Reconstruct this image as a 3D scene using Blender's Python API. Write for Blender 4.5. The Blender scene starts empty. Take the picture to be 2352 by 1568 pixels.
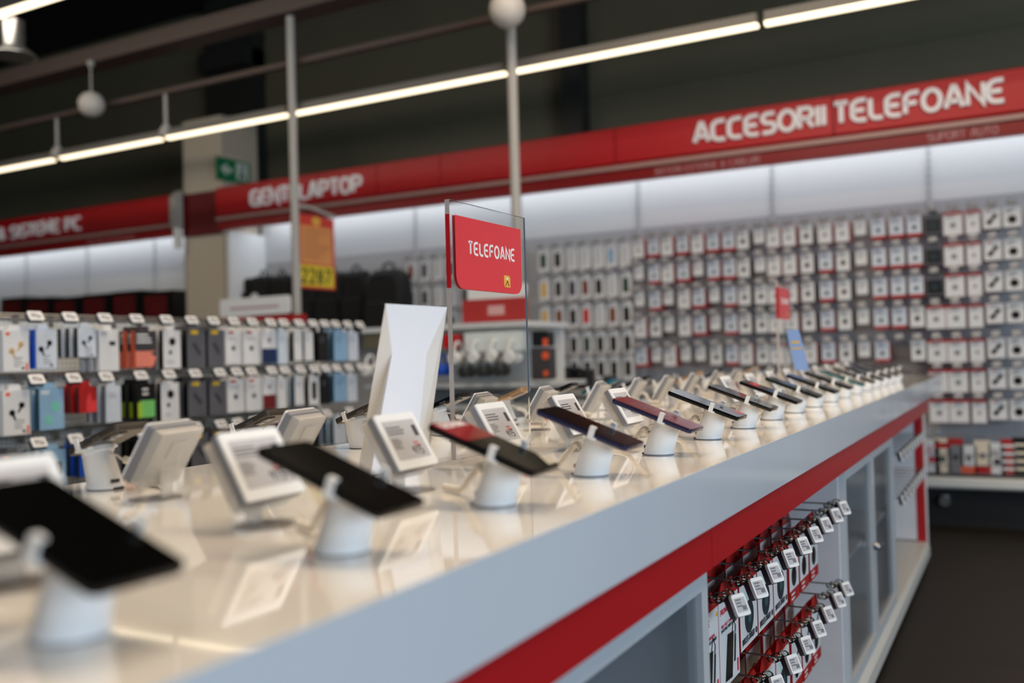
import bpy, math, random
from mathutils import Matrix, Vector
random.seed(7)
S = bpy.context.scene
COL = S.collection
PI = math.pi

# ------------------------------------------------------------------ camera
W, H = 2352.0, 1568.0
FPX, YAW, PITCH, ROLL, HC = 2166.16, 0.49663, 0.0157236, -0.0278934, 1.07
fw = Vector((-math.sin(YAW)*math.cos(PITCH), math.cos(YAW)*math.cos(PITCH), math.sin(PITCH)))
r0 = Vector((math.cos(YAW), math.sin(YAW), 0)); u0 = r0.cross(fw)
rt = r0*math.cos(ROLL) + u0*math.sin(ROLL); up = -r0*math.sin(ROLL) + u0*math.cos(ROLL)
cd = bpy.data.cameras.new('camera'); cam = bpy.data.objects.new('camera', cd); COL.objects.link(cam)
cam.matrix_world = Matrix(((rt.x, up.x, -fw.x, 0), (rt.y, up.y, -fw.y, 0), (rt.z, up.z, -fw.z, HC), (0, 0, 0, 1)))
cd.sensor_width = 36; cd.lens = FPX/W*36; cd.clip_start = 0.02; cd.clip_end = 60
cd.dof.use_dof = True; cd.dof.focus_distance = 1.75; cd.dof.aperture_fstop = 2.1
S.camera = cam
def _ray(x, y): return fw + rt*((x-W/2)/FPX) - up*((y-H/2)/FPX)
EYE = Vector((0, 0, HC))
def atX(x, y, X): d = _ray(x, y); return EYE + d*(X/d.x)      # a picture point on the plane x = X
def atY(x, y, Y): d = _ray(x, y); return EYE + d*(Y/d.y)
def atZ(x, y, Z): d = _ray(x, y); return EYE + d*((Z-HC)/d.z)

# ------------------------------------------------------------------ world, exposure, big lights
S.view_settings.view_transform = 'Standard'; S.view_settings.look = 'None'
S.view_settings.gamma = 1; S.view_settings.exposure = 0.0; S.view_settings.use_curve_mapping = False
wd = bpy.data.worlds.new('world'); S.world = wd; wd.use_nodes = True
bg = wd.node_tree.nodes['Background']; bg.inputs[0].default_value = (0.50, 0.62, 0.80, 1); bg.inputs[1].default_value = 0.16
def area(name, loc, target, sx, sy, energy, col, spread=180):
    l = bpy.data.lights.new(name, 'AREA'); l.shape = 'RECTANGLE'; l.size = sx; l.size_y = sy
    l.energy = energy; l.color = col; l.spread = math.radians(spread)
    o = bpy.data.objects.new(name, l); COL.objects.link(o); o.location = loc
    d = Vector(target) - Vector(loc); o.rotation_euler = d.to_track_quat('-Z', 'Y').to_euler(); return o
# daylight through the shop front, on the right and behind the photographer
area('shop_front_daylight', (6.5, -1.5, 1.9), (-0.5, 2.0, 0.8), 5.0, 2.6, 390, (0.66, 0.82, 1.0))
# warm ceiling luminaires along the aisles over the counter (their light)
for yy, e in ((-1.2, 18), (1.6, 84), (3.8, 62)):
    area('ceiling_row_light', (-0.4, yy, 3.6), (-0.4, yy, 0), 4.2, 0.30, e, (1.0, 0.80, 0.58))
area('gondola_fill', (-1.5, 0.3, 3.3), (-3.1, 2.8, 0.9), 0.3, 1.6, 16, (0.86, 0.93, 1.0))  # added lamp out of view, brightens the left gondola
area('back_left_fill', (-6.2, 3.2, 3.6), (-6.4, 4.6, 0), 4.4, 0.3, 34, (1.0, 0.88, 0.72))  # added fill lamp that lifts the dark back-left and the column
# neutral tubes under the wall canopies
for xa, xb in ((-12.5, -6.75), (-6.0, 1.6)):
    area('canopy_light', ((xa+xb)/2, 6.36, 2.40), ((xa+xb)/2, 6.46, 1.7), xb-xa, 0.05, 2.3*(xb-xa), (0.84, 0.91, 1.0))

# ------------------------------------------------------------------ materials
def lin(c):
    c /= 255.0
    return c/12.92 if c <= 0.04045 else ((c+0.055)/1.055)**2.4
def L(rgb): return (lin(rgb[0]), lin(rgb[1]), lin(rgb[2]), 1)
MC = {}
def mat(name, rgb, rough=0.5, metal=0.0, noise=0.05, scale=30, coat=0.0, emit=0.0, bump=0.0, spec=0.5):
    if name in MC: return MC[name]
    m = bpy.data.materials.new(name); m.use_nodes = True; nt = m.node_tree; b = nt.nodes['Principled BSDF']
    c = L(rgb)
    b.inputs['Roughness'].default_value = rough; b.inputs['Metallic'].default_value = metal
    b.inputs['Coat Weight'].default_value = coat; b.inputs['Specular IOR Level'].default_value = spec
    tc = nt.nodes.new('ShaderNodeTexCoord'); n = nt.nodes.new('ShaderNodeTexNoise')
    n.inputs['Scale'].default_value = scale; nt.links.new(tc.outputs['Object'], n.inputs['Vector'])
    mx = nt.nodes.new('ShaderNodeMix'); mx.data_type = 'RGBA'
    mx.inputs['A'].default_value = tuple(v*(1-noise) for v in c[:3])+(1,)
    mx.inputs['B'].default_value = tuple(min(1, v*(1+noise)) for v in c[:3])+(1,)
    nt.links.new(n.outputs['Fac'], mx.inputs['Factor']); nt.links.new(mx.outputs['Result'], b.inputs['Base Color'])
    if bump:
        bp = nt.nodes.new('ShaderNodeBump'); bp.inputs['Strength'].default_value = bump; bp.inputs['Distance'].default_value = 0.002
        nt.links.new(n.outputs['Fac'], bp.inputs['Height']); nt.links.new(bp.outputs['Normal'], b.inputs['Normal'])
    if emit:
        b.inputs['Emission Color'].default_value = c; b.inputs['Emission Strength'].default_value = emit
    MC[name] = m; return m
def clear(name, tint=(235, 238, 236), gl=0.12, rough=0.06):
    if name in MC: return MC[name]
    m = bpy.data.materials.new(name); m.use_nodes = True; nt = m.node_tree; nt.nodes.clear()
    o = nt.nodes.new('ShaderNodeOutputMaterial'); t = nt.nodes.new('ShaderNodeBsdfTransparent'); g = nt.nodes.new('ShaderNodeBsdfGlossy')
    t.inputs[0].default_value = L(tint); g.inputs['Roughness'].default_value = rough
    fr = nt.nodes.new('ShaderNodeFresnel'); fr.inputs[0].default_value = 1.45
    ad = nt.nodes.new('ShaderNodeMath'); ad.operation = 'ADD'; ad.inputs[1].default_value = gl; ad.use_clamp = True
    nt.links.new(fr.outputs[0], ad.inputs[0])
    mx = nt.nodes.new('ShaderNodeMixShader'); nt.links.new(ad.outputs[0], mx.inputs[0])
    nt.links.new(t.outputs[0], mx.inputs[1]); nt.links.new(g.outputs[0], mx.inputs[2]); nt.links.new(mx.outputs[0], o.inputs[0])
    MC[name] = m; return m
def frosted(name, rgb=(226, 218, 204), k=0.55):
    if name in MC: return MC[name]
    m = bpy.data.materials.new(name); m.use_nodes = True; nt = m.node_tree; b = nt.nodes['Principled BSDF']
    b.inputs['Base Color'].default_value = L(rgb); b.inputs['Roughness'].default_value = 0.18; b.inputs['Alpha'].default_value = k
    MC[name] = m; return m
def perforated(name, base, hole, sc):
    if name in MC: return MC[name]
    m = bpy.data.materials.new(name); m.use_nodes = True; nt = m.node_tree; b = nt.nodes['Principled BSDF']
    tc = nt.nodes.new('ShaderNodeTexCoord'); v = nt.nodes.new('ShaderNodeTexVoronoi'); v.inputs['Randomness'].default_value = 0
    v.inputs['Scale'].default_value = sc; nt.links.new(tc.outputs['Object'], v.inputs['Vector'])
    lt = nt.nodes.new('ShaderNodeMath'); lt.operation = 'LESS_THAN'; lt.inputs[1].default_value = 0.26; nt.links.new(v.outputs['Distance'], lt.inputs[0])
    mx = nt.nodes.new('ShaderNodeMix'); mx.data_type = 'RGBA'; mx.inputs['A'].default_value = L(base); mx.inputs['B'].default_value = L(hole)
    nt.links.new(lt.outputs[0], mx.inputs['Factor']); nt.links.new(mx.outputs['Result'], b.inputs['Base Color'])
    b.inputs['Roughness'].default_value = 0.5; MC[name] = m; return m

WHITE = mat('white_laminate', (238, 233, 225), 0.05, coat=0.4, noise=0.01)
FASC = mat('white_fascia', (204, 210, 216), 0.16, noise=0.03, scale=6, coat=0.2)
PLAS = mat('white_plastic', (238, 238, 236), 0.3, noise=0.01)
PLASG = mat('light_grey_plastic', (196, 200, 202), 0.3, noise=0.01)
CABLE = mat('cable_white', (240, 232, 218), 0.4, noise=0.01)
RED = mat('red_laminate', (176, 22, 28), 0.42, noise=0.04, scale=8)
REDS = mat('red_sign', (182, 2, 18), 0.42, noise=0.04, scale=4)
REDD = mat('dark_red_band', (140, 4, 10), 0.4, noise=0.05, scale=5)
REDB = mat('red_card', (176, 30, 28), 0.45)
REDV = mat('red_vinyl', (222, 66, 72), 0.30, noise=0.01)
BLK = mat('black_plastic', (14, 14, 15), 0.3)
BLKM = mat('black_fabric', (15, 15, 16), 0.8, bump=0.4, scale=200)
DGRY = mat('dark_grey', (62, 60, 62), 0.4)
GREY = mat('mid_grey', (124, 124, 128), 0.5)
CARD = mat('white_card', (222, 222, 222), 0.45, noise=0.02)
CARDB = mat('cool_card', (206, 214, 224), 0.4, noise=0.02)
CREAM = mat('cream_card', (226, 212, 190), 0.5)
METAL = mat('brushed_metal', (168, 168, 168), 0.32, 0.9)
POLE = mat('painted_pole', (176, 172, 166), 0.45)
SCRN = mat('phone_glass', (5, 5, 6), 0.05, noise=0.0, spec=.8, coat=.6)
SCRR = mat('dark_red_screen', (96, 4, 12), 0.10, noise=0.3, scale=60)
SCRD = mat('red_screen_patch', (190, 18, 22), 0.12)
EINK = mat('eink_grey', (190, 188, 190), 0.35, noise=0.03, scale=200)
INK = mat('ink', (58, 58, 62), 0.6)
INKL = mat('soft_ink', (120, 120, 126), 0.6)
RINK = mat('red_ink', (190, 40, 60), 0.6)
TEAL = mat('teal_card', (50, 90, 110), 0.5)
SKY = mat('sky_blue_card', (140, 178, 208), 0.45)
MINT = mat('mint_print', (120, 196, 180), 0.5)
NAVY = mat('navy_card', (26, 44, 84), 0.5)
BLUE = mat('blue_print', (20, 80, 190), 0.4)
LBLU = mat('leaflet_blue', (134, 164, 216), 0.35)
YEL = mat('yellow_card', (214, 176, 20), 0.5)
ORG = mat('orange_print', (226, 92, 52), 0.5)
SALM = mat('salmon_print', (228, 130, 110), 0.5)
GRN = mat('green_print', (120, 200, 110), 0.5)
LIME = mat('lime_print', (170, 200, 30), 0.5)
GOLD = mat('gold_print', (206, 170, 120), 0.4)
MAROON = mat('maroon_print', (110, 26, 28), 0.5)
GREYC = mat('charcoal_card', (92, 92, 98), 0.5)
ACR = clear('clear_acrylic', gl=.02)
FRO = frosted('translucent_bracket', (222, 216, 206), .42)
FLOOR_ = mat('dark_wood_floor', (50, 42, 35), 0.6, spec=.25)

# ------------------------------------------------------------------ mesh builder
class MB:
    def __init__(s): s.v = []; s.f = []; s.m = []; s.ms = []; s.sm = []; s.M = Matrix.Identity(4); s.cur = 0; s.smooth = False
    def use(s, m):
        if m not in s.ms: s.ms.append(m)
        s.cur = s.ms.index(m); return s
    def add(s, vs, fs, smooth=False):
        b = len(s.v); s.v += [s.M @ Vector(p) for p in vs]
        for f in fs: s.f.append([b+i for i in f]); s.m.append(s.cur); s.sm.append(smooth or s.smooth)
        return s
    def box(s, x0, x1, y0, y1, z0, z1):
        return s.add([(x0,y0,z0),(x1,y0,z0),(x1,y1,z0),(x0,y1,z0),(x0,y0,z1),(x1,y0,z1),(x1,y1,z1),(x0,y1,z1)],
            [(0,3,2,1),(4,5,6,7),(0,1,5,4),(1,2,6,5),(2,3,7,6),(3,0,4,7)])
    def prism(s, pts, a, b, axis='y', smooth=False):           # outline pts (u,v) swept between a and b along axis
        def P(u, v, w): return {'y': (u, w, v), 'z': (u, v, w), 'x': (w, u, v)}[axis]
        n = len(pts); vs = [P(u, v, a) for u, v in pts] + [P(u, v, b) for u, v in pts]
        s.add(vs, [tuple(range(n)), tuple(range(2*n-1, n-1, -1))])
        return s.add(vs, [(i, (i+1) % n, n+(i+1) % n, n+i) for i in range(n)], smooth)
    def loft(s, rings, cap=True, smooth=True):
        n = len(rings[0]); vs = [p for r in rings for p in r]; k = len(rings)
        s.add(vs, [(j*n+i, j*n+(i+1) % n, (j+1)*n+(i+1) % n, (j+1)*n+i) for j in range(k-1) for i in range(n)], smooth)
        if cap: s.add(rings[0], [tuple(range(n-1, -1, -1))]); s.add(rings[-1], [tuple(range(n))])
        return s
    def lathe(s, prof, cx=0, cy=0, n=24, cap=True):
        return s.loft([[(cx+r*math.cos(2*PI*i/n), cy+r*math.sin(2*PI*i/n), z) for i in range(n)] for r, z in prof], cap)
    def tube(s, path, r, n=6, cap=True):
        path = [Vector(p) for p in path]; rings = []; ref = None
        for i, p in enumerate(path):
            t = (path[min(i+1, len(path)-1)] - path[max(i-1, 0)]).normalized()
            if ref is None: ref = t.orthogonal().normalized()
            ref = (ref - t*ref.dot(t)).normalized(); b = t.cross(ref)
            rings.append([tuple(p + ref*(r*math.cos(2*PI*k/n)) + b*(r*math.sin(2*PI*k/n))) for k in range(n)])
        return s.loft(rings, cap)
    def ball(s, c, r, n=20, k=12, sq=(1, 1, 1)):
        rings = [[(c[0]+sq[0]*r*math.sin(PI*j/k)*math.cos(2*PI*i/n), c[1]+sq[1]*r*math.sin(PI*j/k)*math.sin(2*PI*i/n), c[2]-sq[2]*r*math.cos(PI*j/k)) for i in range(n)] for j in range(1, k)]
        return s.loft(rings)
    def disc(s, cx, cz, y0, y1, r, n=20):                      # disc facing -Y
        return s.prism([(cx+r*math.cos(2*PI*i/n), cz+r*math.sin(2*PI*i/n)) for i in range(n)], y0, y1, 'y')
    def build(s, name, parent=None):
        me = bpy.data.meshes.new(name); me.from_pydata([tuple(p) for p in s.v], [], s.f)
        for m in s.ms: me.materials.append(m)
        for p, mi, sm in zip(me.polygons, s.m, s.sm): p.material_index = mi; p.use_smooth = sm
        import bmesh
        bm = bmesh.new(); bm.from_mesh(me); bmesh.ops.recalc_face_normals(bm, faces=bm.faces); bm.to_mesh(me); bm.free()
        o = bpy.data.objects.new(name, me); COL.objects.link(o)
        if parent is not None: o.parent = parent
        return o
def rr(w, h, r, n=5, cx=0, cy=0):
    out = []
    for sx, sy, a in ((1, 1, 0), (-1, 1, PI/2), (-1, -1, PI), (1, -1, 1.5*PI)):
        for i in range(n+1):
            t = a+PI/2*i/n; out.append((cx+sx*(w/2-r)+r*math.cos(t), cy+sy*(h/2-r)+r*math.sin(t)))
    return out
def tag(o, label, cat, group=None):
    o['label'] = label; o['category'] = cat
    if group: o['group'] = group
    return o
def thing(name, label, cat, loc=(0, 0, 0), group=None, rz=0):
    o = bpy.data.objects.new(name, None); COL.objects.link(o); o.empty_display_size = 0.05
    o.location = loc; o.rotation_euler = (0, 0, rz); return tag(o, label, cat, group)
def struct(o): o['kind'] = 'structure'; return o
def kids(o): return [c for c in bpy.data.objects if c.parent == o]
KC = {}
def dup(root, label, loc, rz=0, group=None):
    c = root.copy(); COL.objects.link(c); c.location = loc; c.rotation_euler = (root.rotation_euler.x, root.rotation_euler.y, rz); c['label'] = label
    if group: c['group'] = group
    if root.name not in KC: KC[root.name] = [(k, kids(k)) for k in kids(root)]
    for k, gs in KC[root.name]:
        d = k.copy(); COL.objects.link(d); d.parent = c
        for g in gs: e = g.copy(); COL.objects.link(e); e.parent = d
    return c
ORD = ['first','second','third','fourth','fifth','sixth','seventh','eighth','ninth','tenth','eleventh','twelfth','thirteenth','fourteenth',
       'fifteenth','sixteenth','seventeenth','eighteenth','nineteenth','twentieth','twenty-first','twenty-second','twenty-third','twenty-fourth','twenty-fifth','twenty-sixth','twenty-seventh','twenty-eighth']

# ------------------------------------------------------------------ stroke lettering (rounded display capitals)
def arc(cx, cy, rx, ry, a, b, n=8): return [(cx+rx*math.cos(math.radians(a+(b-a)*i/n)), cy+ry*math.sin(math.radians(a+(b-a)*i/n))) for i in range(n+1)]
def Cc(w=.62): return arc(w*.55, .72, w*.55, .28, 90, 180, 5)[0:] + arc(w*.55, .28, w*.55, .28, 180, 270, 5)
G = {
 'A': (.70, [[(0,0),(.30,1),(.40,1),(.70,0)],[(.12,.30),(.58,.30)]]), 'B': (.6, [[(.35,1),(0,1),(0,0),(.4,0),(.58,.12),(.58,.4),(.4,.52),(0,.52)],[(.35,.52),(.5,.62),(.5,.9),(.35,1)]]),
 'C': (.60, [[(.60,1)]+Cc()+[(.60,0)]]), 'D': (.62, [[(0,0),(0,1),(.35,1),(.6,.75),(.6,.25),(.35,0),(0,0)]]),
 'E': (.60, [[(.60,1)]+Cc()+[(.60,0)],[(.05,.5),(.52,.5)]]), 'F': (.55, [[(.58,1)]+arc(.3,.72,.3,.28,90,180,5)+[(0,0)],[(0,.5),(.48,.5)]]),
 'G': (.64, [[(.60,1)]+Cc()+[(.62,0),(.62,.5),(.36,.5)]]), 'H': (.62, [[(0,0),(0,1)],[(.62,0),(.62,1)],[(0,.5),(.62,.5)]]),
 'I': (.06, [[(.03,0),(.03,1)]]), 'L': (.50, [[(0,1)]+arc(.28,.28,.28,.28,180,270,5)+[(.52,0)]]), 'K': (.6, [[(0,0),(0,1)],[(.55,1),(.05,.5),(.58,0)]]),
 'M': (.78, [[(0,0),(.06,1),(.39,.35),(.72,1),(.78,0)]]), 'N': (.62, [[(0,0),(0,1),(.62,0),(.62,1)]]),
 'O': (.72, [arc(.36,.5,.36,.5,0,360,20)]), 'P': (.58, [[(0,0),(0,1),(.36,1)]+arc(.36,.72,.22,.28,90,-90,8)+[(0,.44)]]),
 'R': (.60, [[(0,0),(0,1),(.36,1)]+arc(.36,.74,.22,.26,90,-90,8)+[(0,.48)],[(.3,.48),(.60,0)]]),
 'S': (.58, [[(.56,1),(.25,1)]+arc(.25,.75,.25,.25,90,270,6)+[(.33,.5)]+arc(.33,.25,.25,.25,90,-90,6)+[(0,0)]]),
 'T': (.60, [[(0,1),(.60,1)],[(.30,1),(.30,0)]]), 'U': (.62, [[(0,1)]+arc(.31,.31,.31,.31,180,360,8)+[(.62,1)]]),
 'X': (.6, [[(0,0),(.6,1)],[(0,1),(.6,0)]]), 'Z': (.6, [[(0,1),(.6,1),(0,0),(.6,0)]]), 'V': (.64, [[(0,1),(.32,0),(.64,1)]]), 'W': (.9, [[(0,1),(.22,0),(.45,.8),(.68,0),(.9,1)]]), 'Y': (.6, [[(0,1),(.3,.5),(.6,1)],[(.3,.5),(.3,0)]]),
 '&': (.66, [[(.66,0),(.15,.65),(.15,.9),(.3,1),(.45,.9),(.42,.65),(.02,.35),(.05,.08),(.3,0),(.62,.4)]]), ' ': (.32, []),
 '0': (.5, [arc(.25,.5,.25,.5,0,360,14)]), '1': (.3, [[(0,.8),(.2,1),(.2,0)]]), '2': (.5, [[(0,.85),(.2,1),(.45,.9),(.45,.65),(0,0),(.5,0)]]),
 '5': (.5, [[(.48,1),(.05,1),(.02,.55),(.35,.58),(.5,.35),(.35,0),(0,.05)]]), '7': (.5, [[(0,1),(.5,1),(.15,0)]]), '9': (.5, [[(.48,.6),(.25,.45),(.02,.7),(.25,1),(.48,.75),(.4,0)]]),
 '8': (.5, [arc(.25,.75,.2,.25,0,360,10), arc(.25,.25,.25,.25,0,360,10)]), '.': (.1, [[(.05,0),(.05,.08)]]), '-': (.4, [[(0,.5),(.4,.5)]]), '3': (.5, [[(0,1),(.45,1),(.2,.58),(.48,.4),(.35,0),(0,.05)]]),
}
def text(mb, s, O, R, U, N, h, th=.17, dep=.0006, gap=.24, wid=None, slant=0):
    O, R, U, N = Vector(O), Vector(R).normalized(), Vector(U).normalized(), Vector(N).normalized()
    tot = sum(G[c][0]+gap for c in s)-gap; kx = h if wid is None else wid/tot; x = 0
    for c in s:
        w, st = G[c]
        for pl in st:
            closed = (abs(pl[0][0]-pl[-1][0]) < 1e-6 and abs(pl[0][1]-pl[-1][1]) < 1e-6)
            P = [((x+a+slant*b)*kx, b*h) for a, b in pl]; n = len(P); lf = []; rg = []
            for i in range(n):
                a = P[(i-1) % (n-1)] if (closed and i == 0) else P[max(i-1, 0)]
                b = P[1] if (closed and i == n-1) else P[min(i+1, n-1)]
                p = P[i]
                def un(q): l = math.hypot(*q) or 1; return (q[0]/l, q[1]/l)
                d1 = un((p[0]-a[0], p[1]-a[1])) if (p != a) else un((b[0]-p[0], b[1]-p[1]))
                d2 = un((b[0]-p[0], b[1]-p[1])) if (p != b) else d1
                t = un((d1[0]+d2[0], d1[1]+d2[1])); k = 1/max(.45, t[0]*d1[0]+t[1]*d1[1]); q = th*h/2*k
                lf.append((p[0]-t[1]*q, p[1]+t[0]*q)); rg.append((p[0]+t[1]*q, p[1]-t[0]*q))
            fr = [tuple(O+R*a+U*b+N*dep) for a, b in lf+rg]; bk = [tuple(O+R*a+U*b) for a, b in lf+rg]
            mb.add(fr+bk, [(i, i+1, n+i+1, n+i) for i in range(n-1)] + [(i, i+1, 2*n+i+1, 2*n+i) for i in range(n-1)]
                   + [(n+i, n+i+1, 3*n+i+1, 3*n+i) for i in range(n-1)] + [(0, n, 3*n, 2*n), (n-1, 2*n-1, 4*n-1, 3*n-1)])
        x += w+gap
    return tot*kx
def bars(mb, O, R, U, w, n, h, gap, N, dep=.0004, ragged=True):     # lines of print too small to read
    O, R, U, N = Vector(O), Vector(R), Vector(U), Vector(N)
    for i in range(n):
        ww = w*(1 if not ragged else random.uniform(.55, 1)); o = O - U*(i*gap)
        q = [o, o+R*ww, o+R*ww-U*h, o-U*h]; mb.add([tuple(p+N*dep) for p in q]+[tuple(p) for p in q], [(0,1,2,3),(0,1,5,4),(1,2,6,5),(2,3,7,6),(3,0,4,7)])
XP, YP, ZP = Vector((1,0,0)), Vector((0,1,0)), Vector((0,0,1)); YN = -YP; XN = -XP
# ------------------------------------------------------------------ room
m = MB().use(FLOOR_); m.box(-14, 9, -5, 7.7, -0.05, 0); o = struct(m.build('floor'))
ft = FLOOR_.node_tree; w_ = ft.nodes.new('ShaderNodeTexNoise'); tc_ = ft.nodes.new('ShaderNodeTexCoord'); mp_ = ft.nodes.new('ShaderNodeMapping')
mp_.inputs['Scale'].default_value = (1.2, 12, 1); w_.inputs['Scale'].default_value = 3; w_.inputs['Detail'].default_value = 6
cr_ = ft.nodes.new('ShaderNodeValToRGB'); cr_.color_ramp.elements[0].color = L((20, 17, 14)); cr_.color_ramp.elements[1].color = L((50, 42, 33))
ft.links.new(tc_.outputs['Object'], mp_.inputs['Vector']); ft.links.new(mp_.outputs[0], w_.inputs['Vector']); ft.links.new(w_.outputs['Fac'], cr_.inputs[0]); ft.links.new(cr_.outputs[0], ft.nodes['Principled BSDF'].inputs['Base Color'])
CLAD = mat('dark_cladding', (112, 106, 84), 0.55, noise=0.12, scale=1.5); CEIL = mat('dark_ceiling', (26, 26, 22), 0.8)
m = MB().use(CLAD); m.box(-14, 9, 7.6, 7.7, 0, 5)
for k in range(5): m.box(-14, 9, 7.585, 7.6, 2.9+0.42*k, 3.24+0.42*k)
struct(m.build('wall_back'))
m = MB().use(CLAD); m.box(-14.1, -14, -5, 7.7, 0, 5); struct(m.build('wall_left'))
m = MB().use(CEIL); m.box(-14, 9, -5, 7.7, 5, 5.08)
struct(m.build('ceiling'))
for nm, xa, xb in (('trim_1', 1293, 1338), ('trim_2', 478, 588)):
    a, b = atY(xa, 160, 7.45), atY(xb, 160, 7.45); m = MB().use(mat('dark_steel', (46, 46, 42), 0.5)); m.box(a.x, b.x, 7.40, 7.60, 0, 5)
    if nm == 'trim_2': m.box(a.x, b.x, 7.3, 7.6, 4.2, 4.4)
    struct(m.build(nm))
# boxed column
TAN = mat('column_paint', (204, 192, 172), 0.6)
m = MB().use(TAN); m.box(-6.60, -6.13, 6.06, 6.50, 0, 3.26); m.use(METAL).box(-6.605, -6.595, 6.055, 6.07, 0, 3.26)
tag(m.build('column'), 'beige boxed column standing between the two red sign fascias', 'column')
# exit sign on its right face
p = atX(535, 393, -6.12); t = thing('exit_sign', 'green and white running figure exit sign on the side of the beige column', 'sign', (-6.125, p.y, p.z))
m = MB().use(mat('exit_green', (20, 120, 74), 0.4, emit=0.03)); m.box(0, 0.015, -0.2, 0.2, -0.10, 0.10); m.build('panel', t)
m = MB().use(mat('exit_white', (205, 220, 208), 0.4, emit=0.03)); m.box(.015, .017, .03, .17, -.07, .08)
m.add([(.017, -.16, 0), (.017, -.08, .06), (.017, -.08, -.06)], [(0, 1, 2)]); m.box(.015, .017, -.09, -.02, -.02, .02)
m.build('pictogram', t)
m = MB().use(BLK); m.ball((.02, .10, .05), .014, 8, 6); m.tube([(.02, .10, .03), (.02, .09, -.02), (.02, .06, -.06)], .01, 5); m.tube([(.02, .09, -.02), (.02, .13, -.055)], .01, 5); m.build('running_figure', t)

# ------------------------------------------------------------------ fascias
YF = 6.0
def words(s, x, y, z, h, th, dep, gap, wid, mt, nm, par):
    tot = sum(G[c][0]+gap for c in s)-gap; k = wid/tot
    for wd_ in s.split(' '):
        ww = (sum(G[c][0]+gap for c in wd_)-gap)*k; m = MB().use(mt); text(m, wd_, (x, y, z), XP, ZP, YN, h, th=th, dep=dep, gap=gap, wid=ww); m.build(nm, par); x += ww+(G[' '][0]+2*gap)*k
def fascia(name, label, segs, z0=2.235, texts=(), small=()):
    t = thing(name, label, 'sign', (segs[0], YF, z0))
    for a, b in zip(segs[:-1], segs[1:]):
        m = MB().use(REDS); m.prism([(0, .110), (-.03, .13), (-.03, .36), (0, .374), (.05, .374), (.05, .11)], a-segs[0]+.004, b-segs[0]-.004, 'x'); m.build('panel', t)
    n = segs[-1]-segs[0]
    m = MB().use(mat('trim_pinkish', (176, 140, 132), 0.4)); m.box(0, n, -.035, .05, .080, .108); m.build('trim_rail', t)
    m = MB().use(REDD); m.box(0, n, -.01, .05, 0, .078); m.build('lower_band', t)
    m = MB().use(mat('canopy_grey', (150, 150, 150), 0.6)); m.box(0, n, .05, .49, .36, .374); m.build('canopy', t)
    for s, x0, x1, zb, h in texts:
        m = MB().use(mat('letter_white', (226, 222, 222), 0.4, emit=0.10)); words(s, x0-segs[0], -.031, zb-z0, h, .22, .02, .20, x1-x0, mat('letter_white', (226, 222, 222), 0.4, emit=0.10), 'lettering', t)
    for s, x0, x1, zb, h in small:
        m = MB().use(mat('small_letter', (196, 150, 150), 0.5)); words(s, x0-segs[0], -.011, zb-z0, h, .12, .002, .22, x1-x0, mat('small_letter', (196, 150, 150), 0.5), 'small_lettering', t)
    return t
def X6(x, y): return atY(x, y, YF).x
TH = lambda x, yt, yb: (atY(x, yb, YF).z, atY(x, yt, YF).z - atY(x, yb, YF).z)
zb, hh = TH(2100, 215, 283)
fascia('aisle_fascia', 'long red fascia reading ACCESORII TELEFOANE and GENTI LAPTOP above the wall display',
    [-6.125, X6(735, 400), X6(870, 380), X6(1015, 350), X6(1180, 330), X6(1415, 290), X6(1915, 230), 0.45, 1.7],
    texts=[('ACCESORII', X6(1600, 310), X6(1897, 270), 2.425, .118), ('TELEFOANE', X6(1920, 270), X6(2306, 215), 2.425, .118), ('GENTI LAPTOP', X6(585, 450), X6(836, 425), 2.405, .118)],
    small=[('BATERII EXTERNE & CABLURI', X6(1508, 395), X6(1745, 372), 2.252, .042), ('SUPORT AUTO', X6(2132, 322), X6(2292, 300), 2.252, .046)])
fascia('aisle_fascia', 'red fascia reading SISTEME PC on the wall left of the beige column', [-12.5, -10.6, -9.2, -7.9, X6(402, 470)],
    texts=[('E & SISTEME PC', X6(-22, 530), X6(192, 510), 2.405, .110)], small=[('GAMING', X6(205, 580), X6(310, 565), 2.252, .042)])
m = MB().use(mat('red_panel_shaded', (104, 8, 12), 0.5)); m.box(-6.60, -6.13, 6.035, 6.058, 2.22, 2.60); tag(m.build('column_band'), 'dark red sign band wrapped across the front of the beige column', 'sign')  # fascia red made darker: the shade here is put into the colour
a = atY(410, 450, 6.0)
t = thing('fascia_end_cap', 'rounded pale metal end bracket closing the left fascia beside the column', 'bracket', (a.x, 6.0, 2.235))
m = MB().use(POLE); m.prism([(-.04, .05), (-.07, .12), (-.07, .33), (-.03, .38), (.0, .40), (.0, .05)], -.04, .05, 'x'); m.build('cap', t)
m = MB().use(PLAS); m.box(-.02, .04, -.05, .0, -.12, .06); m.build('arm', t)

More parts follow.
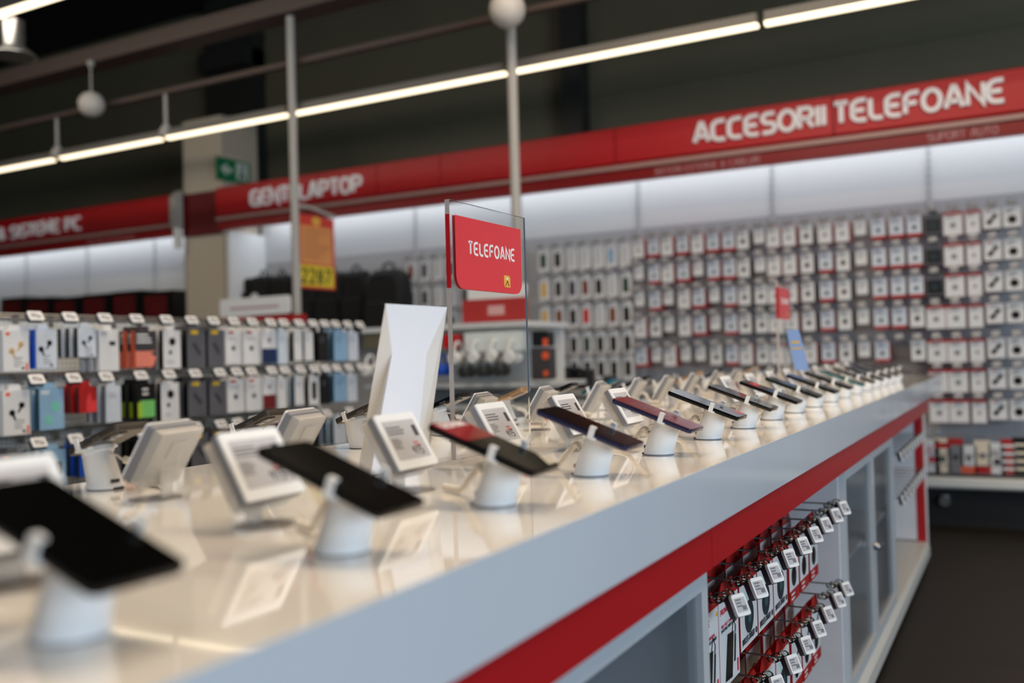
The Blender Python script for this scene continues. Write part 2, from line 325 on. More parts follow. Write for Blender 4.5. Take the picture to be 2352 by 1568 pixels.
# ------------------------------------------------------------------ wall shelving
UP = mat('wall_panel_white', (212, 212, 210), 0.5, noise=0.02, scale=2); PEG = perforated('perforated_grey', (178, 178, 180), (112, 112, 116), 60)
def wallunit(label, x0, x1, ups, zp):
    t = thing('wall_shelving', label, 'shelving', (x0, 6.5, 0)); n = x1-x0
    m = MB().use(UP); m.box(0, n, 0, .03, zp, 2.6); m.build('upper_panel', t)
    m = MB().use(PEG); m.box(0, n, 0, .03, .25, zp); m.build('perforated_panel', t)
    for u in ups:
        m = MB().use(mat('upright_pale', (186, 186, 186), .5)); m.box(u-x0-.014, u-x0+.014, -.012, 0, .2, 2.6)
        m.use(GREY)
        for k in range(48): m.box(u-x0-.004, u-x0+.004, -.0135, -.012, .25+.048*k, .27+.048*k)
        m.build('slotted_upright', t)
    m = MB().use(mat('shelf_white', (214, 214, 208), 0.4)); m.box(0, n, -.50, 0, .235, .30); m.prism([(-.50, .235), (-.52, .25), (-.52, .29), (-.50, .30)], 0, n, 'x'); m.build('base_shelf', t)
    m = MB().use(mat('kick_black', (12, 12, 12), 0.6)); m.box(0, n, -.38, 0, 0, .235); m.build('kick_board', t)
    return t
wallunit('white perforated wall shelving under the ACCESORII TELEFOANE fascia', -6.1, 1.7, [-5.4, -4.4, -3.42, -2.44, -1.47, -.49, .5], 1.98)
wallunit('white wall shelving left of the beige column', -12.5, -6.62, [-11.5, -10.5, -9.5, -8.5, -7.5], 1.2)
m = MB().use(PLAS); m.box(-6.1, -6.06, 6.06, 6.5, 0, 2.23); tag(m.build('shelving_end_panel'), 'white vertical end panel of the wall shelving beside the beige column', 'panel')

# hooks with electronic tags (facing -Y; origin = rod at the pack)
TAGS = mat('tag_side', (30, 32, 44), .4)
def make_hook(name, label, L_, group, big=True, sz=None, tilt=None, drop=0, yaw=0):
    t = thing(name, label, 'hook', (0, 0, 0), group)
    m = MB().use(METAL); m.tube([(0, L_, 0), (0, -.035, 0), (0, -.045, .006)], .0022, 6); m.box(-.012, .012, L_-.004, L_, -.02, .02); m.build('rod', t)
    m = MB().use(PLAS if big else DGRY); w, h = sz or ((.052, .036) if big else (.05, .034))
    ang = math.radians(tilt or (35 if big else 20)); m.M = Matrix.Translation((0, -.045, -drop)) @ Matrix.Rotation(math.radians(yaw), 4, 'Z') @ Matrix.Rotation(-ang, 4, 'X')
    m.use(TAGS if big else GREY).prism(rr(w, h, .004, 3), -.004, .008, 'y'); m.use(PLAS if big else GREY).prism(rr(w, h, .004, 3), -.010, -.004, 'y'); g = m.build('price_tag', t)
    s = MB(); s.M = m.M; s.use(EINK).box(-w*.38, w*.38, -.0108, -.010, -h*.32, h*.32)
    s.use(INKL); bars(s, (-w*.34, -.0108, h*.26), XP, ZP, w*.5, 3, h*.07, h*.14, YN); s.box(w*.02, w*.3, -.0114, -.0108, -h*.26, -h*.06); s.build('screen', g)
    return t
# carded packs (facing -Y; origin = top centre of the front)
def make_pack(name, label, w, h, d, front, side, art, group, hang=.02):
    m = MB().use(side); m.box(-w/2, w/2, .0006, d, -h, 0)
    if hang: m.use(front).prism([(-w*.25, 0), (-w*.2, hang), (w*.2, hang), (w*.25, 0)], d*.5, d*.5+.001, 'y')
    m.use(front).box(-w/2+.0006, w/2-.0006, 0, .0006, -h+.0006, -.0006)
    art(m, w, h); o = m.build(name); return tag(o, label, 'package', group)
Z_ = Vector((0, -.0002, 0))
def rect(m, mt, x0, x1, z0, z1, y=-.0006): m.use(mt).box(x0, x1, y, 0, z0, z1)
def a_blob(c, r=.018, cz=-.58, top=None, extra=None):
    def f(m, w, h):
        m.use(c).disc(0, h*cz, -.0009, 0, r); m.use(INKL); bars(m, (-w*.35, 0, -h*.1), XP, ZP, w*.6, 3, .004, .010, YN)
        if top: rect(m, top, -w/2, w/2, -h*.13, 0)
        if extra: rect(m, extra, -w/2, w/2, -h, -h*.86)
    return f
def a_diag(m, w, h):
    m.use(BLK).prism([(-w*.28, -h*.72), (-w*.12, -h*.8), (w*.28, -h*.38), (w*.12, -h*.28)], -.0009, 0, 'y'); m.disc(-w*.15, -h*.68, -.001, 0, w*.16, 12); m.disc(w*.18, -h*.38, -.001, 0, w*.14, 12); rect(m, RINK, -w*.35, -w*.05, -h*.14, -h*.08)
def a_plain(m, w, h): m.use(INKL); bars(m, (-w*.3, 0, -h*.3), XP, ZP, w*.6, 3, .004, .012, YN)
def a_screen(m, w, h): rect(m, BLK, -w*.42, w*.42, -h*.92, -h*.25); m.use(mat('deep_teal', (20, 40, 52), 0.4)).disc(0, -h*.58, -.001, 0, w*.2)
def a_case(c):
    def f(m, w, h): m.use(c).prism(rr(w*.52, h*.62, .008, 3, 0, -h*.52), -.004, 0, 'y')
    return f
PK = {}
def proto(key, *a, **k): PK[key] = [make_pack(*a, **k), False, a[0]]; return PK[key]
def place(key, label, loc, rz=0, cat=None, group=None):
    e = PK[key]
    if not e[1]: o = e[0]; o.location = loc; o.rotation_euler = (0, 0, rz); o['label'] = label; e[1] = True
    else:
        o = e[0].copy(); COL.objects.link(o); o.location = loc; o.rotation_euler = (0, 0, rz); o['label'] = label
    if group: o['group'] = group
    if cat: o['category'] = cat
    return o
GA = 'boxed phone accessories hanging on the wall'  # each deep wall box stands for a stack of thinner packs
proto('A', 'accessory_box', '', .086, .128, .13, CARD, REDB, a_blob(INKL, .012), GA)
proto('B', 'accessory_box', '', .106, .140, .10, CARD, REDB, a_blob(INKL, .016, top=REDB), GA)
proto('B2', 'accessory_box', '', .078, .140, .10, CARD, REDB, a_blob(INKL, .010, top=REDB), GA)
proto('C', 'accessory_box', '', .094, .120, .11, CARD, mat('brown_side', (70, 62, 58), .6), a_diag, GA)
proto('C2', 'accessory_box', '', .094, .120, .11, CARD, mat('brown_side', (70, 62, 58), .6), a_blob(BLK, .024, -.62), GA)
proto('D', 'accessory_box', '', .068, .095, .06, CARD, GREY, a_plain, GA)
proto('E', 'accessory_box', '', .104, .125, .12, GREYC, BLK, a_screen, GA)
proto('F', 'accessory_box', '', .084, .128, .12, CARDB, REDB, a_blob(INK, .013, extra=REDB), GA)
proto('G', 'accessory_box', '', .082, .125, .11, CARD, mat('brown_side', (70, 62, 58), .6), a_blob(BLK, .016), GA)
PKD = dict(A='white box with red sides', B='white box with a broad red top', B2='narrow white box with a red top', C='white box showing a slanted black gadget',
    C2='white box showing a round black gadget', D='small plain white box', E='black screened box', F='pale box with a red foot', G='white box with a dark dot')
hook_w = make_hook('display_hook', '', .24, 'display hooks on the wall', big=False); hw_used = [False]
def wall_hook(label, loc):
    if not hw_used[0]: hook_w.location = loc; hook_w['label'] = label; hw_used[0] = True; return
    dup(hook_w, label, loc)
# columns right to left with their kind per row
YW = 6.27
rowz = [atY(2283, y, YW).z for y in (478, 551, 623, 696, 776, 846, 917)]
cols = [(2330, ['C2']*7), (2283, ['C']*7), (2239, ['B2']*7), (2193, ['B']*7), (2147, ['E', 'E', 'E', 'B', 'B', 'B', 'B']), (2104, ['F', 'F', 'F', 'G', 'G']),
    (2063, ['F', 'F', 'F', 'F', None]), (2021, ['F', 'F', 'F', 'F', 'F']), (1980, ['D']*5), (1938, ['A', 'G', 'G', 'G', 'G']), (1898, ['A', 'F', 'F', 'F', 'F']), (1855, ['G', 'G', 'G', 'G', 'A']),
    (1815, ['A']*5), (1779, ['A']*5), (1747, ['D', 'D', 'G', 'G', 'G']), (1709, ['E' if 0 else 'G', 'G', 'G', 'G', 'A']), (1676, ['F']*5), (1640, ['F', 'F', 'D', 'D', 'G']), (1604, ['A', 'D', 'F', 'F', 'D']),
    (1570, ['F', 'F', 'A', 'A', 'D']), (1534, ['A', 'A', 'D', 'D', 'A']), (1503, ['F', 'F', 'F', 'G', 'D']), (1468, ['A', 'D', 'D', 'A', 'F'])]
for ci, (cx, ks) in enumerate(cols):
    x = atY(cx, 645, YW).x
    for ri, k in enumerate(ks):
        z = rowz[ri]
        lab = '%s row, %s column from right edge' % (ORD[ri], ORD[ci])
        if k: place(k, '%s, %s' % (PKD[k], lab), (x, YW, z))
        wall_hook('wall display hook, ' + lab, (x, YW, z+.024))
# phone cases
GC = 'phone cases hanging on the wall'
ccs = dict(k=('black', BLK), g=('dark green', mat('case_green', (20, 60, 48), .5)), b=('brown', mat('case_brown', (120, 62, 36), .5)), r=('red', mat('case_red', (200, 30, 34), .5)),
    y=('yellow', mat('case_yellow', (216, 176, 96), .5)), w=('clear', mat('case_clear', (198, 200, 204), .4)), n=('navy', mat('case_navy', (36, 44, 66), .5)), s=('pale blue', mat('case_blue', (140, 172, 200), .5)))
for k, (nm, mt) in ccs.items(): proto('case_'+k, 'phone_case_pack', '', .082, .165, .014, CARD, CARD, a_case(mt), GC)
grid = [(945, 'bnwy'), (976, 'nkkn'), (1006, 'wwgw'), (1036, 'gwkn'), (1066, 'wkyw'), (1190, 'wwwk'), (1250, 'gyyg'), (1283, 'kkbg'), (1315, 'wnkk'), (1345, 'wbrg'), (1376, 'wkwk'), (1406, 'swbk'), (1438, 'wgkk')]
czs = [atY(1285, y, YW).z for y in (570, 637, 702, 766, 822)]
for ci, (cx, ks) in enumerate(grid):
    x = atY(cx, 680, YW).x
    for ri, k in enumerate(ks + ('k' if cx > 1240 else '')):
        place('case_'+k, 'white carded %s phone case, %s row, %s column right of black bags' % (ccs[k][0], ORD[ri], ORD[ci]), (x, YW, czs[ri]), group=GC)
        wall_hook('phone case hook, %s row down, %s column right of the black bags' % (ORD[ri], ORD[ci]), (x, YW, czs[ri]+.024))

# basket row on the base shelf, right
bt = thing('wire_basket', 'long wire basket on the base shelf right of the counter', 'basket', (-1.0, 6.02, .30))
m = MB().use(GREY)
for z in (.02, .07, .13): m.tube([(0, 0, z), (2.6, 0, z)], .0028, 5)
m.tube([(0, 0, .24), (2.6, 0, .24)], .003, 5)
for k in range(27): m.tube([(.1*k, 0, 0), (.1*k, 0, .13)], .0016, 4)
m.build('wire_front', bt)
m = MB().use(BLK); m.box(0, 2.6, .03, .40, 0, .012); m.build('tray', bt)
bk = [(2140, 'white box with red lettering', CARD, RINK, 0), (2165, 'cream box with a red top', CREAM, REDB, 1), (2195, 'grey box with a white and red top', GREY, REDB, 1), (2225, 'white box with a red foot', CARD, ORG, 2),
      (2257, 'shiny cream box with a red foot', CREAM, REDB, 2), (2290, 'white box with a black sketch', CARD, INK, 0), (2318, 'red and white striped box', REDB, CARD, 3), (2346, 'black and cream box', BLK, CREAM, 3)]
for i, (px, d, c1, c2, st) in enumerate(bk):
    x = atY(px, 1050, 6.1).x; h = [.19, .20, .23, .16, .19, .18, .20, .21][i]
    m = MB().use(c1); m.box(-.042, .042, 0, .05, 0, h)
    if st == 0: m.use(c2); bars(m, (-.03, 0, h*.8), XP, ZP, .06, 3, .006, .014, YN); m.disc(0, h*.4, -.001, 0, .02)
    if st == 1: m.use(c2).box(-.042, .042, -.001, 0, h*.72, h*.88); m.use(INK).disc(0, h*.4, -.001, 0, .018)
    if st == 2: m.use(c2).box(-.042, .042, -.001, 0, 0, h*.25); m.use(INKL).disc(0, h*.55, -.001, 0, .018)
    if st == 3:
        m.use(c2)
        for k in range(4): m.box(-.036, .036, -.001, 0, h*(.12+.22*k), h*(.2+.22*k))
    o = m.build('accessory_box'); o.location = (x, 6.10, .314); tag(o, d + ' in the wire basket on the base shelf', 'package', 'boxes in the wire basket')
m = MB().use(PLAS); m.tube([(0, 0, .0), (0, 0, .05)], .02, 10); m.use(METAL).tube([(0, -.03, .02), (0, .03, .02)], .03, 12)
o = m.build('levelling_pad'); p = atY(2170, 1125, 6.1); o.location = (p.x, 6.1, .13); tag(o, 'small pale levelling pad beneath the wall base shelf near the counter end', 'support')

# laptop bags
def bag(w, h, d, label, loc, logo=None, back=False, rz=0):
    t = thing('backpack' if back else 'laptop_bag', label, 'bag', loc, 'black laptop bags hanging on the wall', rz)
    rings = []
    for j in range(9):
        y = -d/2 + d*j/8; s = (1-abs(2*j/8-1)**3*.18); r_ = rr(w*s, h*s, min(w, h)*(.30 if back else .12), 5, 0, -h/2)
        rings.append([(a, y, b) for a, b in r_])
    m = MB().use(BLKM); m.loft(rings); m.build('body', t)
    m = MB().use(BLKM); m.prism(rr(w*.82, h*.42, .04, 4, 0, -h*(.68 if back else .62)), -d/2-.03, -d/2+.01, 'y'); m.use(DGRY).box(-w*.38, w*.38, -d/2-.033, -d/2-.03, -h*.46, -h*.45); m.build('front_pocket', t)
    m = MB().use(BLKM); m.tube([(-w*.14, 0, -.01), (-w*.13, 0, .035), (0, 0, .05), (w*.13, 0, .035), (w*.14, 0, -.01)], .010, 6); m.build('handle', t)
    if back:
        for sx in (-1, 1): m = MB().use(BLKM); m.tube([(sx*w*.2, d/2, -.05), (sx*w*.42, d/2+.03, -h*.4), (sx*w*.3, d/2, -h*.9)], .014, 6); m.build('shoulder_strap', t)
    if logo: m = MB().use(logo); m.disc(*([-w*.1, -h*.55]), -d/2-.036, -d/2-.03, .045); m.build('round_badge', t)
    return t
for px, pt, w, h, lab, lg in ((564, 640, .225, .32, 'black laptop bag with a pinkish round badge, nearest the column', GOLD), (609, 634, .215, .36, 'black laptop bag with a white round badge, second from the column', PLAS),
        (652, 632, .21, .50, 'plain black laptop bag just left of the white pole', None), (704, 630, .29, .50, 'black laptop bag with pale blue tag behind the orange poster', None), (766, 626, .275, .52, 'plain black laptop bag just right of the orange poster', None),
        (822, 622, .235, .52, 'dark grey edged black laptop bag beside the backpack', None)):
    p = atY(px, pt, 6.3); bag(w, h, .12, lab, (p.x, 6.28, p.z), lg)
p = atY(896, 618, 6.2); bag(.36, .60, .22, 'large rounded black backpack hanging right of the laptop bags', (p.x, 6.18, p.z), None, True)
# gaming boxes left of the column
for i in range(6):
    px = [30, 90, 152, 220, 290, 362][i]; p = atY(px, 700, 6.1); w = .405
    t = thing('monitor_box', 'dark red and black carton on the far wall shelf, %s from the left frame edge' % ORD[i], 'box', (p.x, 6.1, 1.22), 'dark cartons on the far left shelf')
    hh_ = atY(px, [683, 683, 682, 675, 668, 668][i], 6.1).z-1.22; hh_ = max(.3, hh_)
    m = MB().use(BLK); m.box(-w/2, w/2, 0, .34, 0, hh_); m.build('carton', t)
    m = MB().use(mat('dark_red_print', (92, 12, 14), .5, noise=.6, scale=9)); m.box(-w*.42, w*.3, -.002, 0, .05, hh_-.04); m.build('printed_front', t)
m = MB().use(BLK); m.box(-12.4, -6.63, 5.98, 6.5, 1.18, 1.22); tag(m.build('shelf_board'), 'black shelf board on the far left wall carrying dark red cartons', 'shelf')
# ------------------------------------------------------------------ ceiling things
LED = mat('strip_diffuser', (255, 236, 200), 0.5, noise=0.0, emit=2.3)
def strip(label, xa, xb, y=5.0, z=2.80, group='linear lights of the long row'):
    t = thing('linear_light', label, 'light', ((xa+xb)/2, y, z), group); n = (xb-xa)/2-(.055 if xb < -4.8 else .02)
    m = MB().use(mat('strip_housing', (110, 106, 100), .5)); m.prism([(-.030, -.012), (.030, -.012), (.030, .040), (-.030, .040)], -n, n, 'x'); m.build('housing', t)
    m = MB().use(LED); m.prism([(-.027, -.020), (-.016, -.030), (.016, -.030), (.027, -.020), (.027, -.010), (-.027, -.010)], -n, n, 'x'); m.build('diffuser', t); return t
xs = [-9.3, -8.1, -6.88, -5.62, -4.40, -2.68, -1.16, .36, 1.9]
LBL = ['far left end of the row beyond the frame', 'at the left frame edge', 'left of the round pendant', 'above the beige column', 'between the two pale poles', 'right of the second pole', 'over the ACCESORII lettering', 'leaving the frame at top right', '']
for i, (a, b) in enumerate(zip(xs[:-1], xs[1:])): strip('long lit ceiling strip light, %s' % LBL[i], a, b)
q = atZ(0, 25, 2.9); strip('lit strip light in the top left corner, nearest the camera', q.x-.9, q.x+.9, q.y, 2.9, 'near strip lights')
strip('lit strip light overhead of the counter near end', -1.8, -.2, 0.6, 2.9, 'near strip lights')
m = MB().use(mat('brown_steel', (86, 70, 64), .6)); m.box(-11, 3, 4.98, 5.02, 3.115, 3.15); tag(m.build('suspension_rail'), 'thin dark rail running above the long strip light row', 'rail')
t = thing('cable_tray', 'wide brown perforated cable tray crossing the ceiling at top left', 'tray', (-4, 4.95, 3.48))
TR = perforated('perforated_brown', (96, 80, 74), (42, 36, 32), 40)
m = MB().use(TR); m.box(-7, 7, -.09, .09, -.05, -.045); m.box(-7, 7, -.095, -.09, -.05, .07); m.box(-7, 7, .09, .095, -.05, .07); m.build('tray_channel', t)
for hx, lab in ((-6.88, 'short hanger rod carrying the strip row, left of the round pendant'), (-5.62, 'short hanger rod with bracket carrying the strip row, right of the round pendant')):
    t = thing('hanger_rod', lab, 'hanger', (hx, 5.0, 2.84), 'strip light hangers')
    m = MB().use(POLE); m.tube([(0, 0, 0), (0, 0, .29)], .014, 8); m.build('rod', t)
    m = MB().use(POLE); m.loft([[(.05*math.cos(a)*s, .05*math.sin(a)*s, z) for a in [2*PI*i/14 for i in range(14)]] for s, z in ((.4, .05), (1, .0), (1.2, -.04), (.5, -.06))]); m.build('bracket', t)
t = thing('service_pole', 'tall pale pole beside the orange price poster', 'pole', (atY(675, 400, 4.93).x, 4.93, 0), 'pale service poles')
m = MB().use(POLE); m.tube([(0, 0, 0), (0, 0, 3.425)], .028, 12); m.build('pole_shaft', t); m = MB().use(POLE); m.lathe([(.09, 0), (.09, .012), (.03, .02)]); m.build('foot_plate', t)
t = thing('service_pole', 'pale pole hanging below the white globe behind the TELEFOANE sign', 'pole', (atY(1180, 300, 4.93).x, 4.93, 0), 'pale service poles')
zq = atY(1195, 660, 4.93).z
m = MB().use(POLE); m.tube([(0, 0, zq), (0, 0, 3.425)], .030, 12); m.build('pole_shaft', t); m = MB().use(POLE); m.box(-.05, .05, -.03, .03, zq-.02, zq+.02); m.build('clamp', t)
for px, py, r_, lab in ((210, 240, .098, 'small white globe pendant on a short rod, left of the first pole'), (1165, 22, .105, 'white globe pendant at the top of the second pole')):
    yg = 4.85 if px < 1000 else 4.72; p = atY(px, py, yg); t = thing("globe_pendant", lab, 'pendant', (p.x, yg, p.z), 'white globe pendants')
    m = MB().use(mat('globe_white', (206, 200, 192), .5)); m.ball((0, 0, 0), r_, 28, 16); m.build('globe', t)
    m = MB().use(POLE); m.tube([(0, 0, r_*.9), (0, 0, 3.41-p.z)], .007, 6); m.ball((0, 0, r_+.22 if px < 1000 else .3), .03, 10, 8); m.build('suspension_rod', t)
p = atZ(32, 118, 3.1); t = thing('downlight', 'silver cylindrical downlight with a flared rim in the top left corner', 'light', (p.x, p.y, 3.1))
s_ = (p-EYE).dot(fw)/FPX
m = MB().use(METAL); m.lathe([(24*s_, 70*s_), (24*s_, 10*s_), (30*s_, 5*s_), (47*s_, -8*s_), (48*s_, -12*s_), (44*s_, -12*s_)], cap=False); m.build('housing', t)
m = MB().use(mat('lens_dim', (90, 84, 74), .4)); m.lathe([(44*s_, -11*s_), (1*s_, -11*s_)], cap=False); m.build('lens', t)
m = MB().use(BLK); m.tube([(0, 0, 70*s_), (0, 0, 1.9)], .01, 6); m.build('suspension_rod', t)

# ------------------------------------------------------------------ counter island
DIV = mat('bay_white', (214, 212, 214), .5)
XR, XL, Y0, Y1, ZT = -.410, -1.232, -.6, 5.80, .90
t = thing('display_counter', 'long white glossy phone counter with red stripe below its edge', 'counter', ((XR+XL)/2, Y0, 0)); cx = (XR+XL)/2
def cb(mt, nm, *b, lab=None):
    m = MB().use(mt)
    for q in b: m.box(q[0]-cx, q[1]-cx, q[2]-Y0, q[3]-Y0, q[4], q[5])
    o = m.build(nm, t)
    if lab: o['label'] = lab
    return o
m = MB().use(WHITE); m.box(XL-cx, XR-cx-.0015, 0, Y1-Y0, ZT-.02, ZT); m.build('worktop', t)
m = MB().use(FASC)
for a, b in ((Y0, 2.53), (2.532, Y1)): m.box(XR-cx-.0012, XR-cx, a-Y0, b-Y0, .811, ZT-.0004)
m.box(XL-cx, XR-cx, Y1-Y0-.001, Y1-Y0+.004, .811, ZT); m.box(XL-cx-.004, XL-cx, 0, Y1-Y0, .811, ZT); m.box(XR-cx-.02, XR-cx-.0012, 0, Y1-Y0, .8115, ZT-.021); m.build('edge_fascia', t)
m = MB().use(RED)
for a, b in ((Y0, 1.372), (1.374, 2.54), (2.542, 4.98)): m.box(XR-cx-.02, XR-cx-.006, a-Y0, b-Y0, .748, .811)
m.build('red_stripe', t)
cb(mat('carcass_white', (206, 208, 212), .5), 'carcass', (-.90, -.80, Y0, 4.9, .13, .81), (-.90, -.44, Y0, 4.9, .74, .80), (XL+.03, -.9, Y0, 4.9, .13, .80))
cb(RED, 'end_panel', (-.478, -.445, 4.93, 5.02, .05, .75), lab='red vertical end panel'); cb(DIV, 'inner_end_panel', (-1.2, -.48, 4.93, 5.02, .13, .75))
cb(PLAS, 'end_edging', (-1.2, -.44, 5.02, 5.06, .05, .81))
m = MB().use(mat('base_cream', (206, 202, 192), .4)); m.prism([(-.85-cx, .03), (-.445-cx, .03), (-.425-cx, .06), (-.425-cx, .105), (-.437-cx, .125), (-.85-cx, .125)], 0, 2.62-Y0, 'y'); m.prism([(-.85-cx, .03), (-.445-cx, .03), (-.425-cx, .06), (-.425-cx, .105), (-.437-cx, .125), (-.85-cx, .125)], 2.624-Y0, 4.93-Y0, 'y'); m.build('base_shelf', t)
m = MB().use(BLK); m.box(-1.15-cx, -.52-cx, .05, 4.85-Y0, 0, .03); m.build('plinth', t)
for y in (1.43, 2.655, 3.76): m = MB().use(DIV); m.box(-.80-cx, -.452-cx, y-.012-Y0, y+.012-Y0, .125, .745); m.build('bay_divider', t)
m = MB().use(PEG); m.box(-.80-cx, -.795-cx, 1.44-Y0, 2.64-Y0, .13, .74); m.build('perforated_back', t)
m = MB().use(PEG); m.box(-.80-cx, -.795-cx, 3.77-Y0, 4.92-Y0, .13, .74); m.build('perforated_back', t)
# glazed cupboards let into the counter
GL = frosted('cupboard_glass_haze', (112, 122, 130), .34)  # grey veil in the colour stands in for the panes' bluish reflection
def cupboard(y0, y1, label, doors):
    c = thing('glass_cupboard', label, 'cupboard', (-.45, y0, .125)); n = y1-y0; h = .618
    for k in range(doors):
        a, b = n*k/doors, n*(k+1)/doors; m = MB().use(PLASG)
        m.box(-.012, .012, a, a+.03, 0, h); m.box(-.012, .012, b-.03, b, 0, h); m.box(-.012, .012, a+.03, b-.03, h-.035, h); m.box(-.012, .012, a+.03, b-.03, 0, .035); fr = m.build('door', c)
        m = MB().use(GL); m.box(-.002, .002, a+.028, b-.028, .033, h-.033); m.build('pane', fr)
        if k == 0:
            m = MB().use(METAL); m.M = Matrix.Translation((.012, b-.02, h*.5)) @ Matrix.Rotation(PI/2, 4, 'Y'); m.lathe([(.012, 0), (.012, .012), (.007, .018)]); m.box(-.004, .004, -.004, .05, .018, .026); m.build('lock', fr)
    m = MB().use(DIV); m.box(-.33, -.02, .01, n-.01, h*.52, h*.52+.012); m.build('inner_shelf', c)
    m = MB().use(mat('cupboard_back', (150, 152, 154), .6)); m.box(-.345, -.335, .01, n-.01, .01, h-.01); m.build('back_panel', c)
    return c
cupboard(Y0+.05, 1.415, 'white framed glass cupboard under the counter, nearest the camera', 2)
cupboard(2.67, 3.745, 'glass double door cupboard between the two hook bays', 2)
for i, (yy, zz, ww, hh_, mt, nm) in enumerate(((3.0, .46, .2, .12, DGRY, 'dark grey carton on the upper shelf behind glass'), (3.35, .46, .22, .16, BLK, 'black carton on the upper shelf behind glass'), (3.1, .13, .3, .2, GREY, 'grey carton on the lower shelf behind glass'))):
    m = MB().use(mt); m.box(-.06, .06, -ww/2, ww/2, 0, hh_); o = m.build('carton'); o.location = (-.62, yy, zz if zz < .4 else .461); tag(o, nm, 'box', 'cartons in the glass cupboard')
# bay hooks and boxes, facing +X
UH = make_hook('tag_hook', '', .33, 'hooks with electronic tags under the counter', sz=(.031, .035), tilt=26, drop=.012, yaw=-26); uh = [False]
m = MB().use(ACR)
for q in ((0, -.02, .0, .010), (.006, -.03, .006, .008), (-.006, -.012, -.004, .009)): m.ball(q[:3], q[3], 8, 6, (1.2, 1.4, .8))
m.build('clear_clip', UH)
def uhook(label, loc):
    if not uh[0]: UH.location = loc; UH.rotation_euler = (0, 0, PI/2); UH['label'] = label; uh[0] = True
    else: dup(UH, label, loc, PI/2)
ys_u = [1.50, 1.62, 1.74, 1.87, 2.00, 2.125, 2.25, 2.385, 2.50]
for r_, z in ((0, .672), (1, .468)):
    for i, y in enumerate(ys_u):
        uhook('hook with white electronic tag, %s row of the box bay, %s from the near end' % (ORD[r_], ORD[i]), (-.462, y, z))
def a_prom(m, w, h):
    m.use(RINK); text(m, 'PROMATE', (-w*.42, 0, -h*.15), XP, ZP, YN, .009, th=.2, wid=w*.5)
    text(m, '15W FAST CHARGING', (-w*.40, 0, -h*.30), XP, ZP, YN, .005, th=.16, wid=w*.7); m.use(INK); text(m, 'SLIM METALLIC WIRELESS CHARGER', (-w*.40, 0, -h*.35), XP, ZP, YN, .005, th=.14, wid=w*.78)
    m.use(BLK).prism([(-w*.26, -h*.93), (w*.08, -h*.95), (w*.20, -h*.44), (-w*.10, -h*.42)], -.001, 0, 'y'); m.tube([(w*.12, -.001, -h*.44), (w*.2, -.001, -h*.30), (w*.30, -.001, -h*.40), (w*.26, -.001, -h*.52)], .0008, 4)
    m.prism([(w*.20, -h*.8), (w*.26, -h*.8), (w*.32, -h*.5), (w*.26, -h*.5)], -.001, 0, 'y'); m.use(RINK).box(w*.36, w*.42, -.0008, 0, -h*.95, -h*.80)
    m.use(YEL).prism([(w*.38, -h*.10), (w*.42, -h*.05), (w*.46, -h*.10)], -.001, 0, 'y')
def a_wc(m, w, h):
    m.use(mat('pale_mint', (196, 220, 214), .5)).prism([(-w*.32, -h*.12), (w*.32, -h*.12), (w*.05, -h*.5), (-w*.05, -h*.5)], -.0004, 0, 'y')
    m.use(mat('puck_dark', (34, 48, 54), .35)).disc(0, -h*.56, -.0012, 0, w*.25, 24); m.use(mat('puck_rim', (60, 92, 96), .35)).disc(0, -h*.56, -.0016, 0, w*.10, 16)
    m.use(INK); text(m, 'WIRELESS CHARGER', (-w*.42, 0, -h*.92), XP, ZP, YN, h*.085, th=.20, wid=w*.70); m.disc(w*.40, -h*.88, -.001, 0, w*.05, 12)
def a_nar(m, w, h):
    rect(m, REDB, -w/2, w/2, -h, -h*.80); m.use(CARD); bars(m, (-w*.38, -.0007, -h*.85), XP, ZP, w*.6, 2, .004, .010, YN)
    m.use(BLK).disc(-w*.05, -h*.58, -.0012, 0, w*.24, 16); m.prism([(w*.02, -h*.38), (w*.14, -h*.38), (w*.34, -h*.16), (w*.22, -h*.16)], -.001, 0, 'y')
GB = 'boxed chargers hanging under the counter'
def make_ubox(key, w, h, d, art):
    proto(key, 'charger_box', '', w, h, d, CARD, REDB, art, GB, hang=0)
    o = PK[key][0]; m = MB().use(REDB); m.prism([(-w*.49, 0), (-w*.26, .029), (w*.26, .029), (w*.49, 0)], .002, .0035, 'y'); m.prism([(.002, .0005), (.0035, .029), (d, .003), (d, .0005)], -w*.26, -w*.25, 'x'); m.prism([(.002, .0005), (.0035, .029), (d, .003), (d, .0005)], w*.25, w*.26, 'x'); m.prism([(.0022, .0), (d, .0), (d, .002), (.0022, .002)], -w*.48, w*.48, 'x'); g = m.build('hang_tab', o)
def ubox(key, label, loc):
    o = PK[key][0]
    if not PK[key][1]: o.location = loc; o.rotation_euler = (0, 0, PI/2); o['label'] = label; PK[key][1] = True; return
    c = o.copy(); COL.objects.link(c); c.location = loc; c.rotation_euler = (0, 0, PI/2); c['label'] = label
    for k in kids(o): e = k.copy(); COL.objects.link(e); e.parent = c
make_ubox('uP', .122, .150, .028, a_prom); make_ubox('uW', .122, .118, .028, a_wc); make_ubox('uN', .094, .130, .028, a_nar)
DSC = dict(uP='white box picturing a black metallic charger', uW='white box picturing a round wireless charger', uN='narrow white box with a red foot')
lay = [('uP', 1.506), ('uP', 1.631), ('uW', 1.765), ('uW', 1.895), ('uW', 2.025), ('uN', 2.16), ('uN', 2.27), ('uN', 2.385)]
dep = ['at the front', 'second deep', 'third deep', 'rearmost']
rown = ['upper', 'middle', 'lowest']
